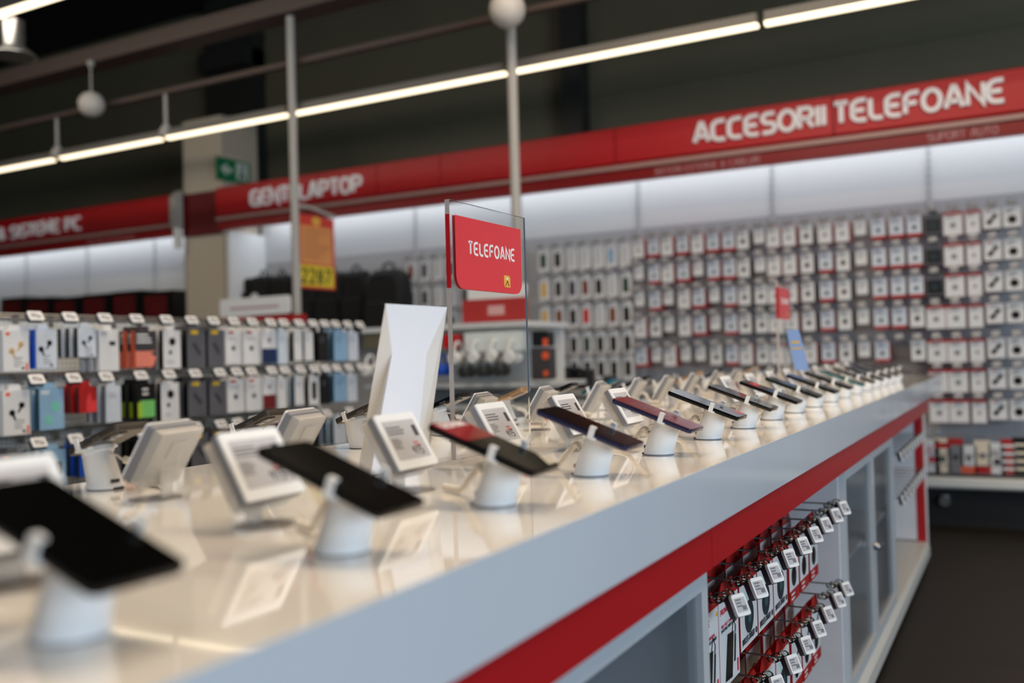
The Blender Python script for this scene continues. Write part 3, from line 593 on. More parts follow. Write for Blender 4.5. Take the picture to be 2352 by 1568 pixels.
for r_, z in ((0, .672), (1, .468)):
    for i, (k, y) in enumerate(lay):
        k2 = 'uW' if (r_ and i < 2) else k
        for d in range(4):
            if r_ == 2 and d: continue
            zz = z - .034 - (.0 if k2 != 'uP' else -.002)
            ubox(k2, '%s, %s row, %s column, %s' % (DSC[k2], rown[r_], ORD[i], dep[d]), (-.468-d*.062, y, zz))
# far bay: rows of hooks, mostly empty
FH = None
for r_, z in ((0, .655), (1, .49)):
    for i in range(9):
        y = 3.86 + i*.115
        if FH is None: FH = make_hook('tag_hook', 'hook with white electronic tag, upper row of the far bay, first from the near side', .315, 'hooks in the far bay', sz=(.034, .034), tilt=15, drop=.008); FH.location = (-.472, y, z); FH.rotation_euler = (0, 0, PI/2); continue
        dup(FH, 'hook with white electronic tag, %s row of the far bay, %s from the near side' % (('upper', 'lower')[r_], ORD[i]), (-.472, y, z), PI/2)
# ------------------------------------------------------------------ phones on security stands
def helix(path, r, turns, tr, n=8):
    P = [Vector(p) for p in path]; out = []; N = turns*n
    def at(u):
        k = u*(len(P)-1); i = min(int(k), len(P)-2); f = k-i
        a, b, c, d = P[max(i-1, 0)], P[i], P[i+1], P[min(i+2, len(P)-1)]
        return .5*((2*b)+(c-a)*f+(2*a-5*b+4*c-d)*f*f+(3*b-a-3*c+d)*f**3)
    for i in range(N+1):
        u = i/N; p = at(u); t = (at(min(1, u+.01))-at(max(0, u-.01))).normalized(); s = t.orthogonal().normalized() if abs(t.z) > .9 else t.cross(ZP).normalized(); q = s.cross(t)
        a = 2*PI*i/n; out.append(tuple(p+s*r*math.cos(a)+q*r*math.sin(a)))
    return out, [at(i/24) for i in range(25)]
def make_stand(kind):
    t = thing('security_stand', '', 'phone stand', (0, 0, 0), 'white security stands on the counter')
    rings = []; n = 28
    for j in range(9):
        f = j/8; r = .0252-.0036*f; tl = math.radians(17)*f; z = .006+.044*f; cxx = .0155*f
        rings.append([(cxx+r*math.cos(2*PI*i/n)*math.cos(tl), r*.92*math.sin(2*PI*i/n), z-r*math.cos(2*PI*i/n)*math.sin(tl)) for i in range(n)])
    m = MB().use(PLAS); m.loft(rings); m.lathe([(.0253, .0018), (.0254, .006)], n=28); m.use(GREY).lathe([(.0242, 0), (.0242, .0018)], n=28); m.build('post', t)
    m = MB().use(PLAS); m.M = Matrix.Translation((.0145, 0, .052)) @ Matrix.Rotation(math.radians(20.5), 4, 'Y')
    m.lathe([(.0218, -.003), (.0218, .004), (.0205, .0052)], n=24); m.box(-.014, .014, -.022, .022, .004, .009); g = m.build('head', t)
    m2 = MB().use(PLAS); m2.M = m.M
    for s in (-1, 1):
        cw = .0385 if kind == 'a' else .0300; m2 = MB().use(PLAS); m2.M = m.M
        m2.box(-.004, .004, s*cw-.0012, s*cw+.0012, .003, .0205); m2.box(-.004, .008, min(s*.020, s*cw), max(s*.020, s*cw), .003, .006); m2.box(-.004, .004, min(s*(cw-.0045), s*(cw+.001)), max(s*(cw-.0055), s*(cw+.001)), .0185, .0205)
        m2.build('clamp_arm', t)
    if kind == 'a':
        hp, sp = helix([(-.022, .014, .036), (-.034, .026, .040), (-.052, .034, .026), (-.070, .044, .010), (-.092, .060, .006), (-.115, .072, .006)], .0032, 34, .001)
    else:
        hp, sp = helix([(-.022, -.014, .040), (-.036, -.022, .034), (-.043, -.030, .014), (-.052, -.034, .006), (-.075, -.03, .006), (-.098, -.016, .006)], .0040, 34, .001)
    m = MB().use(CABLE); m.tube(hp, .0017, 5); m.build('coiled_cable', t)
    m = MB().use(CABLE); m.tube([(-.008, 0, .050), (-.018, .006 if kind == 'a' else -.006, .047), hp[0]], .0016, 5); m.use(DGRY).box(-.0250, -.0235, -.004, .010, .010, .015); m.build('cable_outlet', t); m = MB().use(BLK); m.box(-.0262, -.0235, -.010, .006, .0005, .0035); m.build('release_notch', t)
    return t
def make_phone(label, frame, screen, art=None, L_=.145, w=.0720, th=.0080):
    t = thing('smartphone', label, 'phone', (0, 0, 0), 'demo phones on the counter')
    out = rr(L_, w, .007, 4)
    m = MB().use(frame); rings = []
    for k, z in ((.955, 0), (.99, .0012), (1, .003), (1, th-.002), (.99, th-.0006)): rings.append([(x*(1-(1-k)*.35), y*(1-(1-k)), z) for x, y in out])
    m.loft(rings); m.use(BLK).box(L_/2-.0004, L_/2+.0004, -.006, .006, .003, .0055)
    for k in range(4): m.box(L_/2-.0004, L_/2+.0004, -.022+.003*k, -.0205+.003*k, .0034, .0050)
    m.use(METAL).box(-.020, -.004, w/2-.0002, w/2+.0006, .003, .005); m.build('body', t)
    m = MB().use(screen); m.prism([(x*.985, y*.965) for x, y in out], th-.0006, th, 'z'); g = m.build('screen', t)
    if art: m = MB(); art(m, L_, w, th); m.build('screen_image', g)
    m = MB().use(BLK); m.prism(rr(.034, .022, .006, 4, -L_/2+.026, w/2-.018), -.0016, .0004, 'z'); m.use(METAL)
    for k in (0, 1): m.lathe([(.0052, -.0024), (.0052, -.0010)], -L_/2+.018+.016*k, w/2-.018, 12)
    m.build('rear_camera', t)
    return t
def small(frame, screen): return make_phone('', frame, screen, None, .108, .057, .0105)
def art3(m, L_, w, th):
    m.use(mat('screen_red_glow', (120, 8, 14), .14)).box(-L_/2+.004, -L_*.12, -w/2+.002, w/2-.002, th, th+.0002)
    m.use(PLAS); text(m, 'LEOVAN', (-L_*.44, -w*.30, th+.0002), YP, XN, ZP, .014, th=.18, dep=.0002, wid=w*.72) if 0 else text(m, 'LEOVAN', (-L_*.38, -w*.34, th+.0002), YP, XN, ZP, .013, th=.20, dep=.0002, wid=w*.70)
    m.use(mat('screen_pale', (200, 190, 170), .12, emit=.05)).add([(L_*.28, w*.46, th+.0002), (L_*.46, w*.46, th+.0002), (L_*.46, w*.20, th+.0002)], [(0, 1, 2)])
def art6(m, L_, w, th): m.use(SCRD).add([(L_*.30, w*.10, th+.0002), (L_*.36, w*.46, th+.0002), (L_*.455, w*.46, th+.0002), (L_*.455, w*.2, th+.0002)], [(0, 1, 2, 3)])
def art8(m, L_, w, th): m.use(SCRD).box(-L_*.36, -L_*.24, -w*.3, w*.3, th, th+.0002)
def art5(m, L_, w, th):
    m.use(mat('screen_grey', (92, 64, 68), .15))
    for k in range(6): m.box(-L_*.30+.012*k, -L_*.30+.012*k+.003, -w*.4, w*.30, th, th+.0002)
FR = dict(black=mat('frame_black', (16, 16, 18), .18, .6), blue=mat('frame_blue', (46, 48, 80), .22, .5), chrome=mat('frame_chrome', (60, 58, 54), .12, .9), green=mat('frame_green', (26, 42, 36), .2, .6), teal=mat('frame_teal', (70, 130, 130), .3, .4),
          bronze=mat('frame_bronze', (70, 64, 56), .4, .3), gold=mat('frame_gold', (190, 150, 104), .3, .5), petrol=mat('frame_petrol', (10, 100, 124), .3, .4))
SDK = mat('screen_film', (7, 7, 7), 0.12, noise=.0, spec=.06)
stand_a, stand_b = make_stand('a'), make_stand('b'); used = {}
def stand(kind, label, loc, rz):
    s = stand_a if kind == 'a' else stand_b
    if kind not in used: used[kind] = 1; s.location = loc; s.rotation_euler = (0, 0, rz); s['label'] = label; return
    dup(s, label, loc, rz)
PH = {}
def phone(key, label, loc, side, mk=None):
    a = math.radians(20.5); R_ = Matrix.Rotation(0 if side > 0 else PI, 4, 'Z') @ Matrix.Rotation(a, 4, 'Y')
    base = Matrix.Translation(Vector(loc)) @ Matrix.Rotation(0 if side > 0 else PI, 4, 'Z') @ Matrix.Translation((-.002 if side > 0 else -.009, 0, .0625 if side > 0 else .0655)) @ Matrix.Rotation(a, 4, 'Y')
    if key not in PH: PH[key] = mk(); o = PH[key]; o.name = 'smartphone'
    else:
        src = PH[key]; c = src.copy(); COL.objects.link(c)
        for k in kids(src):
            d = k.copy(); COL.objects.link(d); d.parent = c
            for g in kids(k): e = g.copy(); COL.objects.link(e); e.parent = d
        o = c
    o.location = base.translation; o.rotation_euler = base.to_euler(); o['label'] = label
ysr = [.395, .668, .945, 1.22, 1.50, 1.782, 2.045, 2.305, 2.565, 2.82, 3.08, 3.33, 3.58, 3.83, 4.08, 4.33, 4.58, 4.83]
dsc = ['black phone with blank screen', 'matte black phone with thin bezel', 'black phone showing a red banner LEOVAN', 'black screen phone with blue grey sides', 'navy framed phone with a dark red screen', 'glossy black phone reflecting grey with red corner',
       'glossy black phone reflecting plain grey', 'dark phone with a small red patch on screen', 'dark green framed phone', 'slim black phone']
for i, y in enumerate(ysr):
    stand('a', 'white security stand, %s from the camera in the right counter row' % ORD[i], (-.540, y, ZT), 0)
    if i < 10: d = dsc[i]
    else: d = ['dark phone', 'teal framed phone', 'bronze phone', 'black phone'][(i-10) % 4]
    lab = '%s, %s from camera, right row' % (d, ORD[i])
    mk = {0: lambda: make_phone('', FR['black'], SDK), 2: lambda: make_phone('', FR['black'], SDK, art3), 3: lambda: make_phone('', FR['blue'], SDK),
          4: lambda: make_phone('', FR['blue'], SCRR, art5), 5: lambda: make_phone('', FR['black'], SCRN, art6), 6: lambda: make_phone('', FR['chrome'], SCRN), 7: lambda: make_phone('', FR['black'], SDK, art8),
          8: lambda: make_phone('', FR['green'], SDK), 11: lambda: make_phone('', FR['teal'], SCRN), 12: lambda: make_phone('', FR['bronze'], SDK)}
    key = i if i in mk else (0 if i < 15 else 12); phone(key, lab, (-.540, y, ZT), 1, mk.get(key))
ysl = [.60, .893, 1.185, 1.478, 1.77, 2.06, 2.35, 2.64, 2.93, 3.22, 3.51, 3.80, 4.09, 4.38, 4.67]
for i, y in enumerate(ysl):
    if i == 0: continue
    stand('b', 'white security stand, %s from the camera in the left counter row' % ORD[i-1], (-1.140, y, ZT), PI)
    d = ['', 'brown backed phone', 'brown backed phone', 'brown backed phone', 'dark phone', 'gold phone', 'dark green phone', 'petrol blue phone', 'black phone'][i] if i < 9 else ['silver phone', 'gold phone', 'black phone'][i % 3]
    mk = {'brown': lambda: small(FR['bronze'], SDK), 'gold': lambda: small(FR['gold'], SDK), 'petrol': lambda: small(FR['petrol'], SDK), 'dark': lambda: small(FR['black'], SDK), 'silver': lambda: small(METAL, SCRN), 'black': lambda: small(FR['black'], SCRN)}
    key = 's_'+d.split()[0]
    phone(key, '%s tilted away, %s from the camera in the left row' % (d, ORD[i-1]), (-1.140, y, ZT), -1, mk.get(d.split()[0]))

# price tag stands; tag faces +X, origin at base
FRB = frosted('translucent_base', (214, 208, 200), .22)
def make_tagstand():
    t = thing('price_tag_stand', '', 'price tag', (0, 0, 0), 'electronic price tags on clear stands')
    m = MB().use(FRB); m.lathe([(.034, 0), (.034, .003)], n=24); m.build('base', t)
    m = MB().use(FRO); m.box(-.019, -.015, -.011, .011, .003, .074); m.build('stem', t)
    M_ = Matrix.Translation((-.008, 0, .0625)) @ Matrix.Rotation(math.radians(-31), 4, 'Y')
    m = MB().use(FRO); m.M = M_
    pts = rr(.082, .082, .006, 4); m.prism(pts, -.0215, -.0195, 'x'); m.box(-.0195, -.007, -.041, -.039, -.038, .038); m.box(-.0195, -.007, .039, .041, -.038, .038); m.box(-.0195, -.007, -.039, .039, .036, .038); m.box(-.0195, -.007, -.039, .039, -.038, -.036)
    m.box(-.0235, -.0215, -.016, .016, .000, .026); m.build('bracket', t)
    m = MB(); m.M = M_; m.use(GREY).prism(rr(.088, .080, .004, 4), -.0065, .003, 'x'); m.use(PLAS).prism(rr(.087, .079, .004, 4), .003, .0058, 'x'); g = m.build('tag_body', t)
    m = MB(); m.M = M_; X = .0058; m.use(EINK).box(X, X+.0004, -.035, .035, -.027, .029); m.use(INK); X += .0004
    bars(m, (X, -.033, .020), YP, ZP, .045, 3, .0016, .0045, XP, .0002); m.box(X, X+.0002, .023, .032, .004, .020); bars(m, (X, -.033, .003), YP, ZP, .022, 5, .0010, .0032, XP, .0002)
    text(m, '915', (X, .002, -.022), YP, ZP, XP, .011, th=.16, dep=.0002, wid=.022); m.use(RINK); bars(m, (X, .010, -.004), YP, ZP, .014, 2, .0018, .0042, XP, .0002)
    m.build('tag_screen', g); return t
TS = make_tagstand(); tsu = [0]
def tagstand(label, loc, rz):
    if not tsu[0]: tsu[0] = 1; TS.location = loc; TS.rotation_euler = (0, 0, rz); TS['label'] = label
    else: dup(TS, label, loc, rz)
ytr = [.475, .748, 1.012, 1.265, 1.53, 1.785, 2.05, 2.31, 2.57, 2.83, 3.09, 3.34, 3.59, 3.85, 4.10, 4.35, 4.6]
for i, y in enumerate(ytr):
    if i not in (6, 7): tagstand('white framed electronic price tag facing the right aisle, %s from the camera' % ORD[i], (-.705, y, ZT), .0)
ytl = [.85, 1.10, 1.37, 1.635, 1.93, 2.25, 2.52, 2.77, 3.03, 3.3, 3.56, 3.83, 4.1, 4.37, 4.64]
for i, y in enumerate(ytl): tagstand('price tag seen from behind its clear bracket, %s from the camera, facing left' % ORD[i], (-.990, y, ZT), PI+.2)

# clear upright signs
GLS = bpy.data.materials.new('acrylic_plate'); GLS.use_nodes = True; b_ = GLS.node_tree.nodes['Principled BSDF']
b_.inputs['Transmission Weight'].default_value = 1; b_.inputs['IOR'].default_value = 1.46; b_.inputs['Roughness'].default_value = .012; b_.inputs['Base Color'].default_value = (.97, .98, .98, 1)
EDGE = frosted('acrylic_edge', (206, 196, 190), .62)
def upright(label, y0, wd, ht, X=-.806, th=.0085, flyer=False):
    t = thing('counter_sign', label, 'sign', (X, y0, ZT+.006), 'clear upright signs on the counter')
    m = MB().use(GLS); m.box(-th, 0, 0, wd, 0, ht); m.build('clear_plate', t)
    m = MB().use(FRB); m.box(-.045, .08, -.02, wd+.03, -.006, -.0005); m.build('base_plate', t)
    for e0, e1, em in ((0, ht*.659, EDGE), (ht*.659, ht*.944, REDS), (ht*.944, ht, EDGE)): m = MB().use(em); m.box(-th, 0, -.0006, -.0002, e0, e1); m.build('plate_edge', t)  # red middle strip paints in the vinyl's colour refracted through the edge
    w = wd*.87; h = ht*.285; y_ = wd*.055; z1 = ht*.944; z0 = z1-h; r_ = .022
    out = [(y_, z1), (y_+w, z1)] + [(y_+w-r_+r_*math.cos(math.radians(a)), z0+r_+r_*math.sin(math.radians(a))) for a in range(0, -91, -15)] + [(y_+r_+r_*math.cos(math.radians(a)), z0+r_+r_*math.sin(math.radians(a))) for a in range(-90, -181, -15)]
    m = MB().use(REDV); m.prism(out, .0003, .0009, 'x'); m.prism(out, -th-.0009, -th-.0003, 'x'); g = m.build('red_panel', t)
    m = MB().use(PLAS); text(m, 'TELEFOANE', (.0009, y_+w*.18, z0+h*.50), YP, ZP, XP, h*.165, th=.20, dep=.0003, gap=.30, wid=w*.70); m.build('lettering', g)
    lx, lz = y_+w*.70, z0+h*.085; lw, lh = w*.10, h*.175
    m = MB().use(mat('logo_gold', (232, 178, 74), .35)); m.prism([(lx, lz+.004), (lx+.004, lz), (lx+lw, lz), (lx+lw, lz+lh-.004), (lx+lw-.004, lz+lh), (lx, lz+lh)], .0009, .0014, 'x')
    m.use(MAROON); 
    for a, b in (((.22, .12), (.5, .55)), ((.5, .55), (.78, .12))): m.tube([(.0015, lx+lw*a[0], lz+lh*a[1]), (.0015, lx+lw*b[0], lz+lh*b[1])], .0009, 4)
    m.use(PLAS).prism([(lx+lw*(.5+.16*math.cos(a)), lz+lh*(.74+.12*math.sin(a))) for a in [2*PI*k/8 for k in range(8)]], .0014, .0017, 'x'); m.build('emblem', g)
    return t
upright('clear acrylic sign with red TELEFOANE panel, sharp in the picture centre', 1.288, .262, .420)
p1 = atX(1787, 690, -.806); p2 = atX(1815, 690, -.806)
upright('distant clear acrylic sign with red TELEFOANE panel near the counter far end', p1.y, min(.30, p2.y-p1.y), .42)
# blue leaflet stand
pa = atX(1812, 760, -.80); t = thing('leaflet_stand', 'clear stand with a pale blue leaflet near the distant red sign', 'leaflet', (-.80, 3.05, ZT))
q0 = atY(1806, 757, 3.05); q1 = atY(1834, 757, 3.05); q2 = atY(1858, 850, 3.05); q3 = atY(1826, 850, 3.05)
qs = [(q.x+.80, 0, max(.004, q.z-ZT)) for q in (q0, q1, q2, q3)]
m = MB().use(LBLU); m.add(qs+[(a, .006, c) for a, b, c in qs], [(0, 1, 2, 3), (7, 6, 5, 4), (0, 4, 5, 1), (1, 5, 6, 2), (2, 6, 7, 3), (3, 7, 4, 0)])
m.use(YEL); v = lambda u, w: tuple(Vector(qs[0])*(1-u)*(1-w)+Vector(qs[1])*u*(1-w)+Vector(qs[2])*u*w+Vector(qs[3])*(1-u)*w+Vector((0, -.0008, 0)))
m.add([v(.2, .28), v(.8, .28), v(.8, .34), v(.2, .34)], [(0, 1, 2, 3)]); m.add([v(.1, .44), v(.9, .44), v(.9, .48), v(.1, .48)], [(0, 1, 2, 3)]); m.build('leaflet', t)
m = MB().use(ACR); m.box(min(q[0] for q in qs)-.02, max(q[0] for q in qs)+.02, -.02, .05, 0, .004); m.build('clear_base', t); m = MB().use(ACR); m.add([tuple(Vector(q)+Vector((-.012, .010, .004))) for q in qs]+[tuple(Vector(q)+Vector((-.012, .012, .004))) for q in qs], [(0, 1, 2, 3), (7, 6, 5, 4), (0, 4, 5, 1), (1, 5, 6, 2), (2, 6, 7, 3), (3, 7, 4, 0)]); m.build('clear_holder', t)

# white folded card display
bl, br = atZ(850, 1091, ZT+.001), atZ(950, 1066, ZT+.001); XB = bl.x; XT = XB+.060
def F(x, y, f, dx=0): q = atX(x, y, XB+(XT-XB)*f+dx); return (q.x, q.y, q.z)
TL, TR = F(885, 697, 1), F(1027, 705, 1); WL, WR = F(899, 812, .70), F(980, 812, .70)
BL, BR = (XB, bl.y, ZT+.001), F(955, 1066, 0); BR = (BR[0], BR[1], ZT+.001)
OL = atZ(823, 1076, ZT+.001); OL = (OL.x, OL.y, ZT+.001); OR = F(978, 1060, 0, -.02); OR = (OR[0], OR[1], ZT+.001)
ML, MR = F(858, 870, .5, -.02), F(1006, 850, .55, -.02)
t = thing('card_display', 'tall white folded card display leaning between the phones, left of the acrylic sign', 'display', (XB, bl.y, ZT))
off = Vector((XB, bl.y, ZT))
def sheet(nm, pts, mt, th=.0012):
    P = [Vector(p)-off for p in pts]; n_ = (P[1]-P[0]).cross(P[2]-P[0]).normalized()*th; k = len(P)
    m = MB().use(mt); m.add([tuple(p) for p in P]+[tuple(p-n_) for p in P], [tuple(range(k)), tuple(range(2*k-1, k-1, -1))]+[(i, (i+1) % k, k+(i+1) % k, k+i) for i in range(k)]); return m.build(nm, t)
CRDW = mat('folded_card', (244, 246, 252), .42, noise=.01); CRDG = mat('folded_card_gloss', (230, 228, 224), .2, noise=.01)
def face_pts():
    # curved creases: a few extra points between top, waist and bottom
    def mix(a, b, f): return tuple(Vector(a)*(1-f)+Vector(b)*f)
    return [TL, mix(TL, WL, .55), WL, mix(WL, BL, .35), BL, BR, mix(BR, WR, .65), WR, mix(WR, TR, .45), TR]
m = MB().use(CRDW); P = [tuple(Vector(p)-off) for p in face_pts()]
m.add(P, [(0, 1, 8, 9), (1, 2, 7, 8), (2, 3, 6, 7), (3, 4, 5, 6)]); m.add([(a-.001, b, c) for a, b, c in P], [(0, 1, 8, 9), (1, 2, 7, 8), (2, 3, 6, 7), (3, 4, 5, 6)]); m.build('centre_panel', t)
sheet('left_wing', [TL, WL, BL, OL], CRDG); sheet('right_wing', [TR, WR, BR, OR], CRDG)

# ------------------------------------------------------------------ left gondola (faces +X)
XG = -3.0
def GY(px): return atX(px, 800, XG).y
t = thing('accessory_gondola', 'free-standing white perforated gondola of hanging earphones and accessories, left', 'shelving', (XG-.30, 1.2, 0))
ye = GY(832); gl = ye-1.2
GP = perforated('perforated_white', (206, 212, 212), (120, 124, 126), 55)
m = MB().use(GP); m.box(-.03, 0, 0, gl, .2, 1.262); m.build('perforated_panel', t)
m = MB().use(METAL); m.tube([(.27, 0, 1.262), (.27, gl, 1.262)], .004, 6); m.tube([(.0, 0, 1.265), (.0, gl, 1.265)], .008, 6)
for z in (1.05, .835): m.box(0, .014, 0, gl, z-.008, z+.012)
m.build('rails', t)
m = MB().use(mat('shelf_white', (214, 214, 208), 0.4)); m.box(0, .34, 0, gl, .10, .17); m.box(-.03, 0, 0, gl, 0, .2); m.build('base_shelf', t)
m = MB().use(PLAS); m.box(-.03, .02, gl-.02, gl, 0, 1.27); m.build('end_upright', t)
gh = [None]
def ghook(label, loc):
    if gh[0] is None: gh[0] = make_hook('tag_hook', label, .26, 'hooks with electronic tags on the gondola'); gh[0].location = loc; gh[0].rotation_euler = (0, 0, PI/2)
    else: dup(gh[0], label, loc, PI/2)
def e_buds(c, logo=None, bar_=None):
    def f(m, w, h):
        m.use(c)
        for cx_, cz_, s in ((-.18, -.50, 1), (.18, -.34, -1)): m.disc(w*cx_, h*cz_, -.0012, 0, w*.11, 12); m.prism([(w*(cx_-.02), h*cz_), (w*(cx_+.07), h*cz_), (w*(cx_+.12*s+.02), h*(cz_-.16)), (w*(cx_+.12*s-.05), h*(cz_-.16))], -.0012, 0, 'y')
        if logo: rect(m, logo, -w*.40, -w*.24, -h*.13, -h*.05); rect(m, logo, w*.36, w*.44, -h*.98, -h*.80)
        if bar_: rect(m, bar_, -w*.5, -w*.40, -h, 0)
        m.use(INKL); bars(m, (-w*.1, 0, -h*.66), XP, ZP, w*.4, 4, .003, .009, YN); rect(m, BLK, w*.2, w*.3, -h*.95, -h*.89)
    return f
def e_over(m, w, h):
    rect(m, DGRY, -w/2, w/2, -h*.52, 0); m.use(SALM).prism([(-w*.48, -h*.97), (w*.30, -h*.97), (w*.48, -h*.72), (w*.2, -h*.60), (w*.46, -h*.54), (-w*.48, -h*.54)], -.001, 0, 'y'); m.use(CARD); bars(m, (-w*.42, -.0006, -h*.08), XP, ZP, w*.7, 3, .007, .014, YN)
def e_grn(m, w, h): rect(m, GRN, -w*.30, w*.44, -h*.92, -h*.45); rect(m, LIME, -w*.44, -w*.10, -h*.92, -h*.50); m.use(CARD); bars(m, (-w*.2, 0, -h*.12), XP, ZP, w*.5, 2, .008, .018, YN)
def e_stick(m, w, h): m.use(INK).prism([(-w*.24, -h*.38), (-w*.10, -h*.32), (w*.26, -h*.60), (w*.14, -h*.68)], -.001, 0, 'y'); rect(m, YEL, -w*.3, w*.1, -h*.12, -h*.02)
def e_bud1(m, w, h): m.use(BLK).disc(w*.02, -h*.30, -.0012, 0, w*.18, 12); m.disc(-w*.10, -h*.58, -.0012, 0, w*.09, 10); m.use(INKL); bars(m, (-w*.3, 0, -h*.8), XP, ZP, w*.5, 2, .002, .008, YN)
def e_box(m, w, h): rect(m, BLK, w*.02, w*.32, -h*.38, -h*.28); m.use(INKL); bars(m, (-w*.4, 0, -h*.06), XP, ZP, w*.4, 2, .003, .008, YN)
def e_two(c):
    def f(m, w, h): rect(m, c, -w/2, w/2, -h, -h*.55); m.use(INKL).disc(0, -h*.28, -.0008, 0, w*.12, 10)
    return f
def e_top(c):
    def f(m, w, h): rect(m, c, -w*.3, w*.05, -h*.08, 0); m.use(INK).disc(0, -h*.52, -.001, 0, w*.12, 10); m.use(INKL); bars(m, (-w*.3, 0, -h*.2), XP, ZP, w*.6, 2, .002, .006, YN)
    return f
def e_mint(m, w, h): m.use(MINT).disc(w*.15, -h*.45, -.001, 0, w*.20, 12); m.disc(-w*.12, -h*.76, -.001, 0, w*.18, 12); rect(m, CARDB, -w*.42, -w*.1, -h*.14, -h*.05)
def e_blk2(m, w, h): m.use(BLK).prism(rr(w*.34, h*.36, .01, 4, w*.12, -h*.48), -.001, 0, 'y'); m.disc(-w*.16, -h*.78, -.001, 0, w*.12, 10); rect(m, CARDB, -w*.42, -w*.1, -h*.14, -h*.05)
def e_red(m, w, h): m.use(mat('red_bright', (226, 60, 62), .5)).prism([(-w*.1, -h*.98), (w*.48, -h*.98), (w*.48, -h*.5), (w*.25, -h*.62), (w*.1, -h*.2), (-w*.1, -h*.55)], -.001, 0, 'y'); rect(m, CARD, -w*.05, w*.35, -h*.93, -h*.88)
def e_blank(m, w, h): m.use(INKL); bars(m, (-w*.3, 0, -h*.2), XP, ZP, w*.5, 3, .002, .008, YN)
def e_slot(m, w, h): m.use(BLK).prism(rr(w*.4, h*.6, .006, 3, 0, -h*.5), -.001, 0, 'y')
GG = 'packaged accessories hanging on the left gondola'
# row, tag px, x0, x1, top y, bottom y, front, side, art, depth copies, description
R1 = [(60, 5, 67, 758, 853, CARD, CARD, e_buds(GOLD, ORG), 'white earbud box with gold earbuds'),
 (140, 75, 131, 757, 846, CARDB, BLUE, e_buds(BLK, None, BLUE), 'white box with blue spine and black earbuds'),
 (220, 177, 221, 753, 820, CARDB, BLK, e_buds(INK), 'short white box picturing small dark earbuds'),
 (293, 226, 273, 757, 852, CARD, CARD, e_box, 'tall white box with a small black case'),
 (362, 308, 360, 760, 845, DGRY, ORG, e_over, 'dark box with a salmon lower half'),
 (420, 373, 415, 758, 846, CARD, BLK, e_bud1, 'white box with a single black earbud'),
 (470, 428, 472, 757, 845, GREYC, BLK, e_stick, 'charcoal box with yellow label'),
 (517, 476, 515, 757, 843, GREYC, BLK, e_stick, 'second charcoal box with yellow label'),
 (560, 517, 553, 760, 836, CARD, CARD, e_top(REDB), 'white red-tabbed cable box'),
 (602, 558, 595, 760, 836, CARD, CARD, e_top(REDB), 'second white red-tabbed cable box'),
 (632, 600, 635, 760, 833, CARD, CARD, e_two(NAVY), 'white box with navy lower part'),
 (668, 638, 660, 760, 836, CARDB, SKY, e_blank, 'slim pale blue white box'),
 (700, 674, 694, 762, 828, CARD, BLK, e_blank, 'slim white box with black sides'),
 (727, 698, 719, 762, 828, CARD, BLK, e_blank, 'second slim white box with black sides'),
 (752, 730, 755, 762, 830, BLK, BLK, e_blank, 'slim black box with grey print'),
 (780, 766, 796, 762, 828, SKY, TEAL, e_blank, 'light blue box with teal side'),
 (808, 800, 822, 762, 828, CARDB, CARDB, e_blank, 'pale box at the gondola far end')]
R2 = [(60, 5, 70, 895, 999, CARD, CARD, e_buds(BLK, ORG), 'white earbud box with black earbuds'),
 (145, 88, 147, 886, 981, SKY, TEAL, e_mint, 'light blue box picturing mint headphones'),
 (220, 180, 222, 880, 940, REDB, MAROON, e_red, 'short bright red box'),
 (300, 241, 278, 878, 963, CARDB, GREY, e_blank, 'tall pale white box with grey sides'),
 (365, 312, 358, 878, 962, BLK, BLK, e_grn, 'black box with a green and lime panel'),
 (425, 368, 412, 878, 966, CARD, BLK, e_bud1, 'white box with one black earbud'),
 (482, 430, 475, 876, 956, GREYC, BLK, e_stick, 'charcoal box with a black stick'),
 (521, 479, 520, 875, 953, GREYC, BLK, e_stick, 'second charcoal box with a black stick'),
 (555, 521, 560, 872, 947, CARD, CARD, e_top(REDB), 'white red-tabbed cable box'),
 (602, 565, 600, 870, 944, CARD, CARD, e_top(REDB), 'second white red-tabbed cable box'),
 (632, 603, 633, 868, 938, CARD, CARD, e_two(MAROON), 'white box with dark red lower part'),
 (668, 638, 658, 868, 938, CARD, CARD, e_blank, 'slim white box with pinkish print'),
 (700, 676, 698, 864, 930, CARD, TEAL, e_blank, 'slim white box with teal sides'),
 (727, 708, 733, 864, 930, CARD, BLK, e_slot, 'white box with a tall black product'),
 (752, 735, 758, 862, 928, BLK, BLK, e_blank, 'slim black box with grey print'),
 (780, 766, 796, 862, 922, SKY, TEAL, e_blank, 'light blue box with teal side'),
 (808, 798, 820, 860, 922, CARDB, CARDB, e_blank, 'pale box at the gondola far end')]
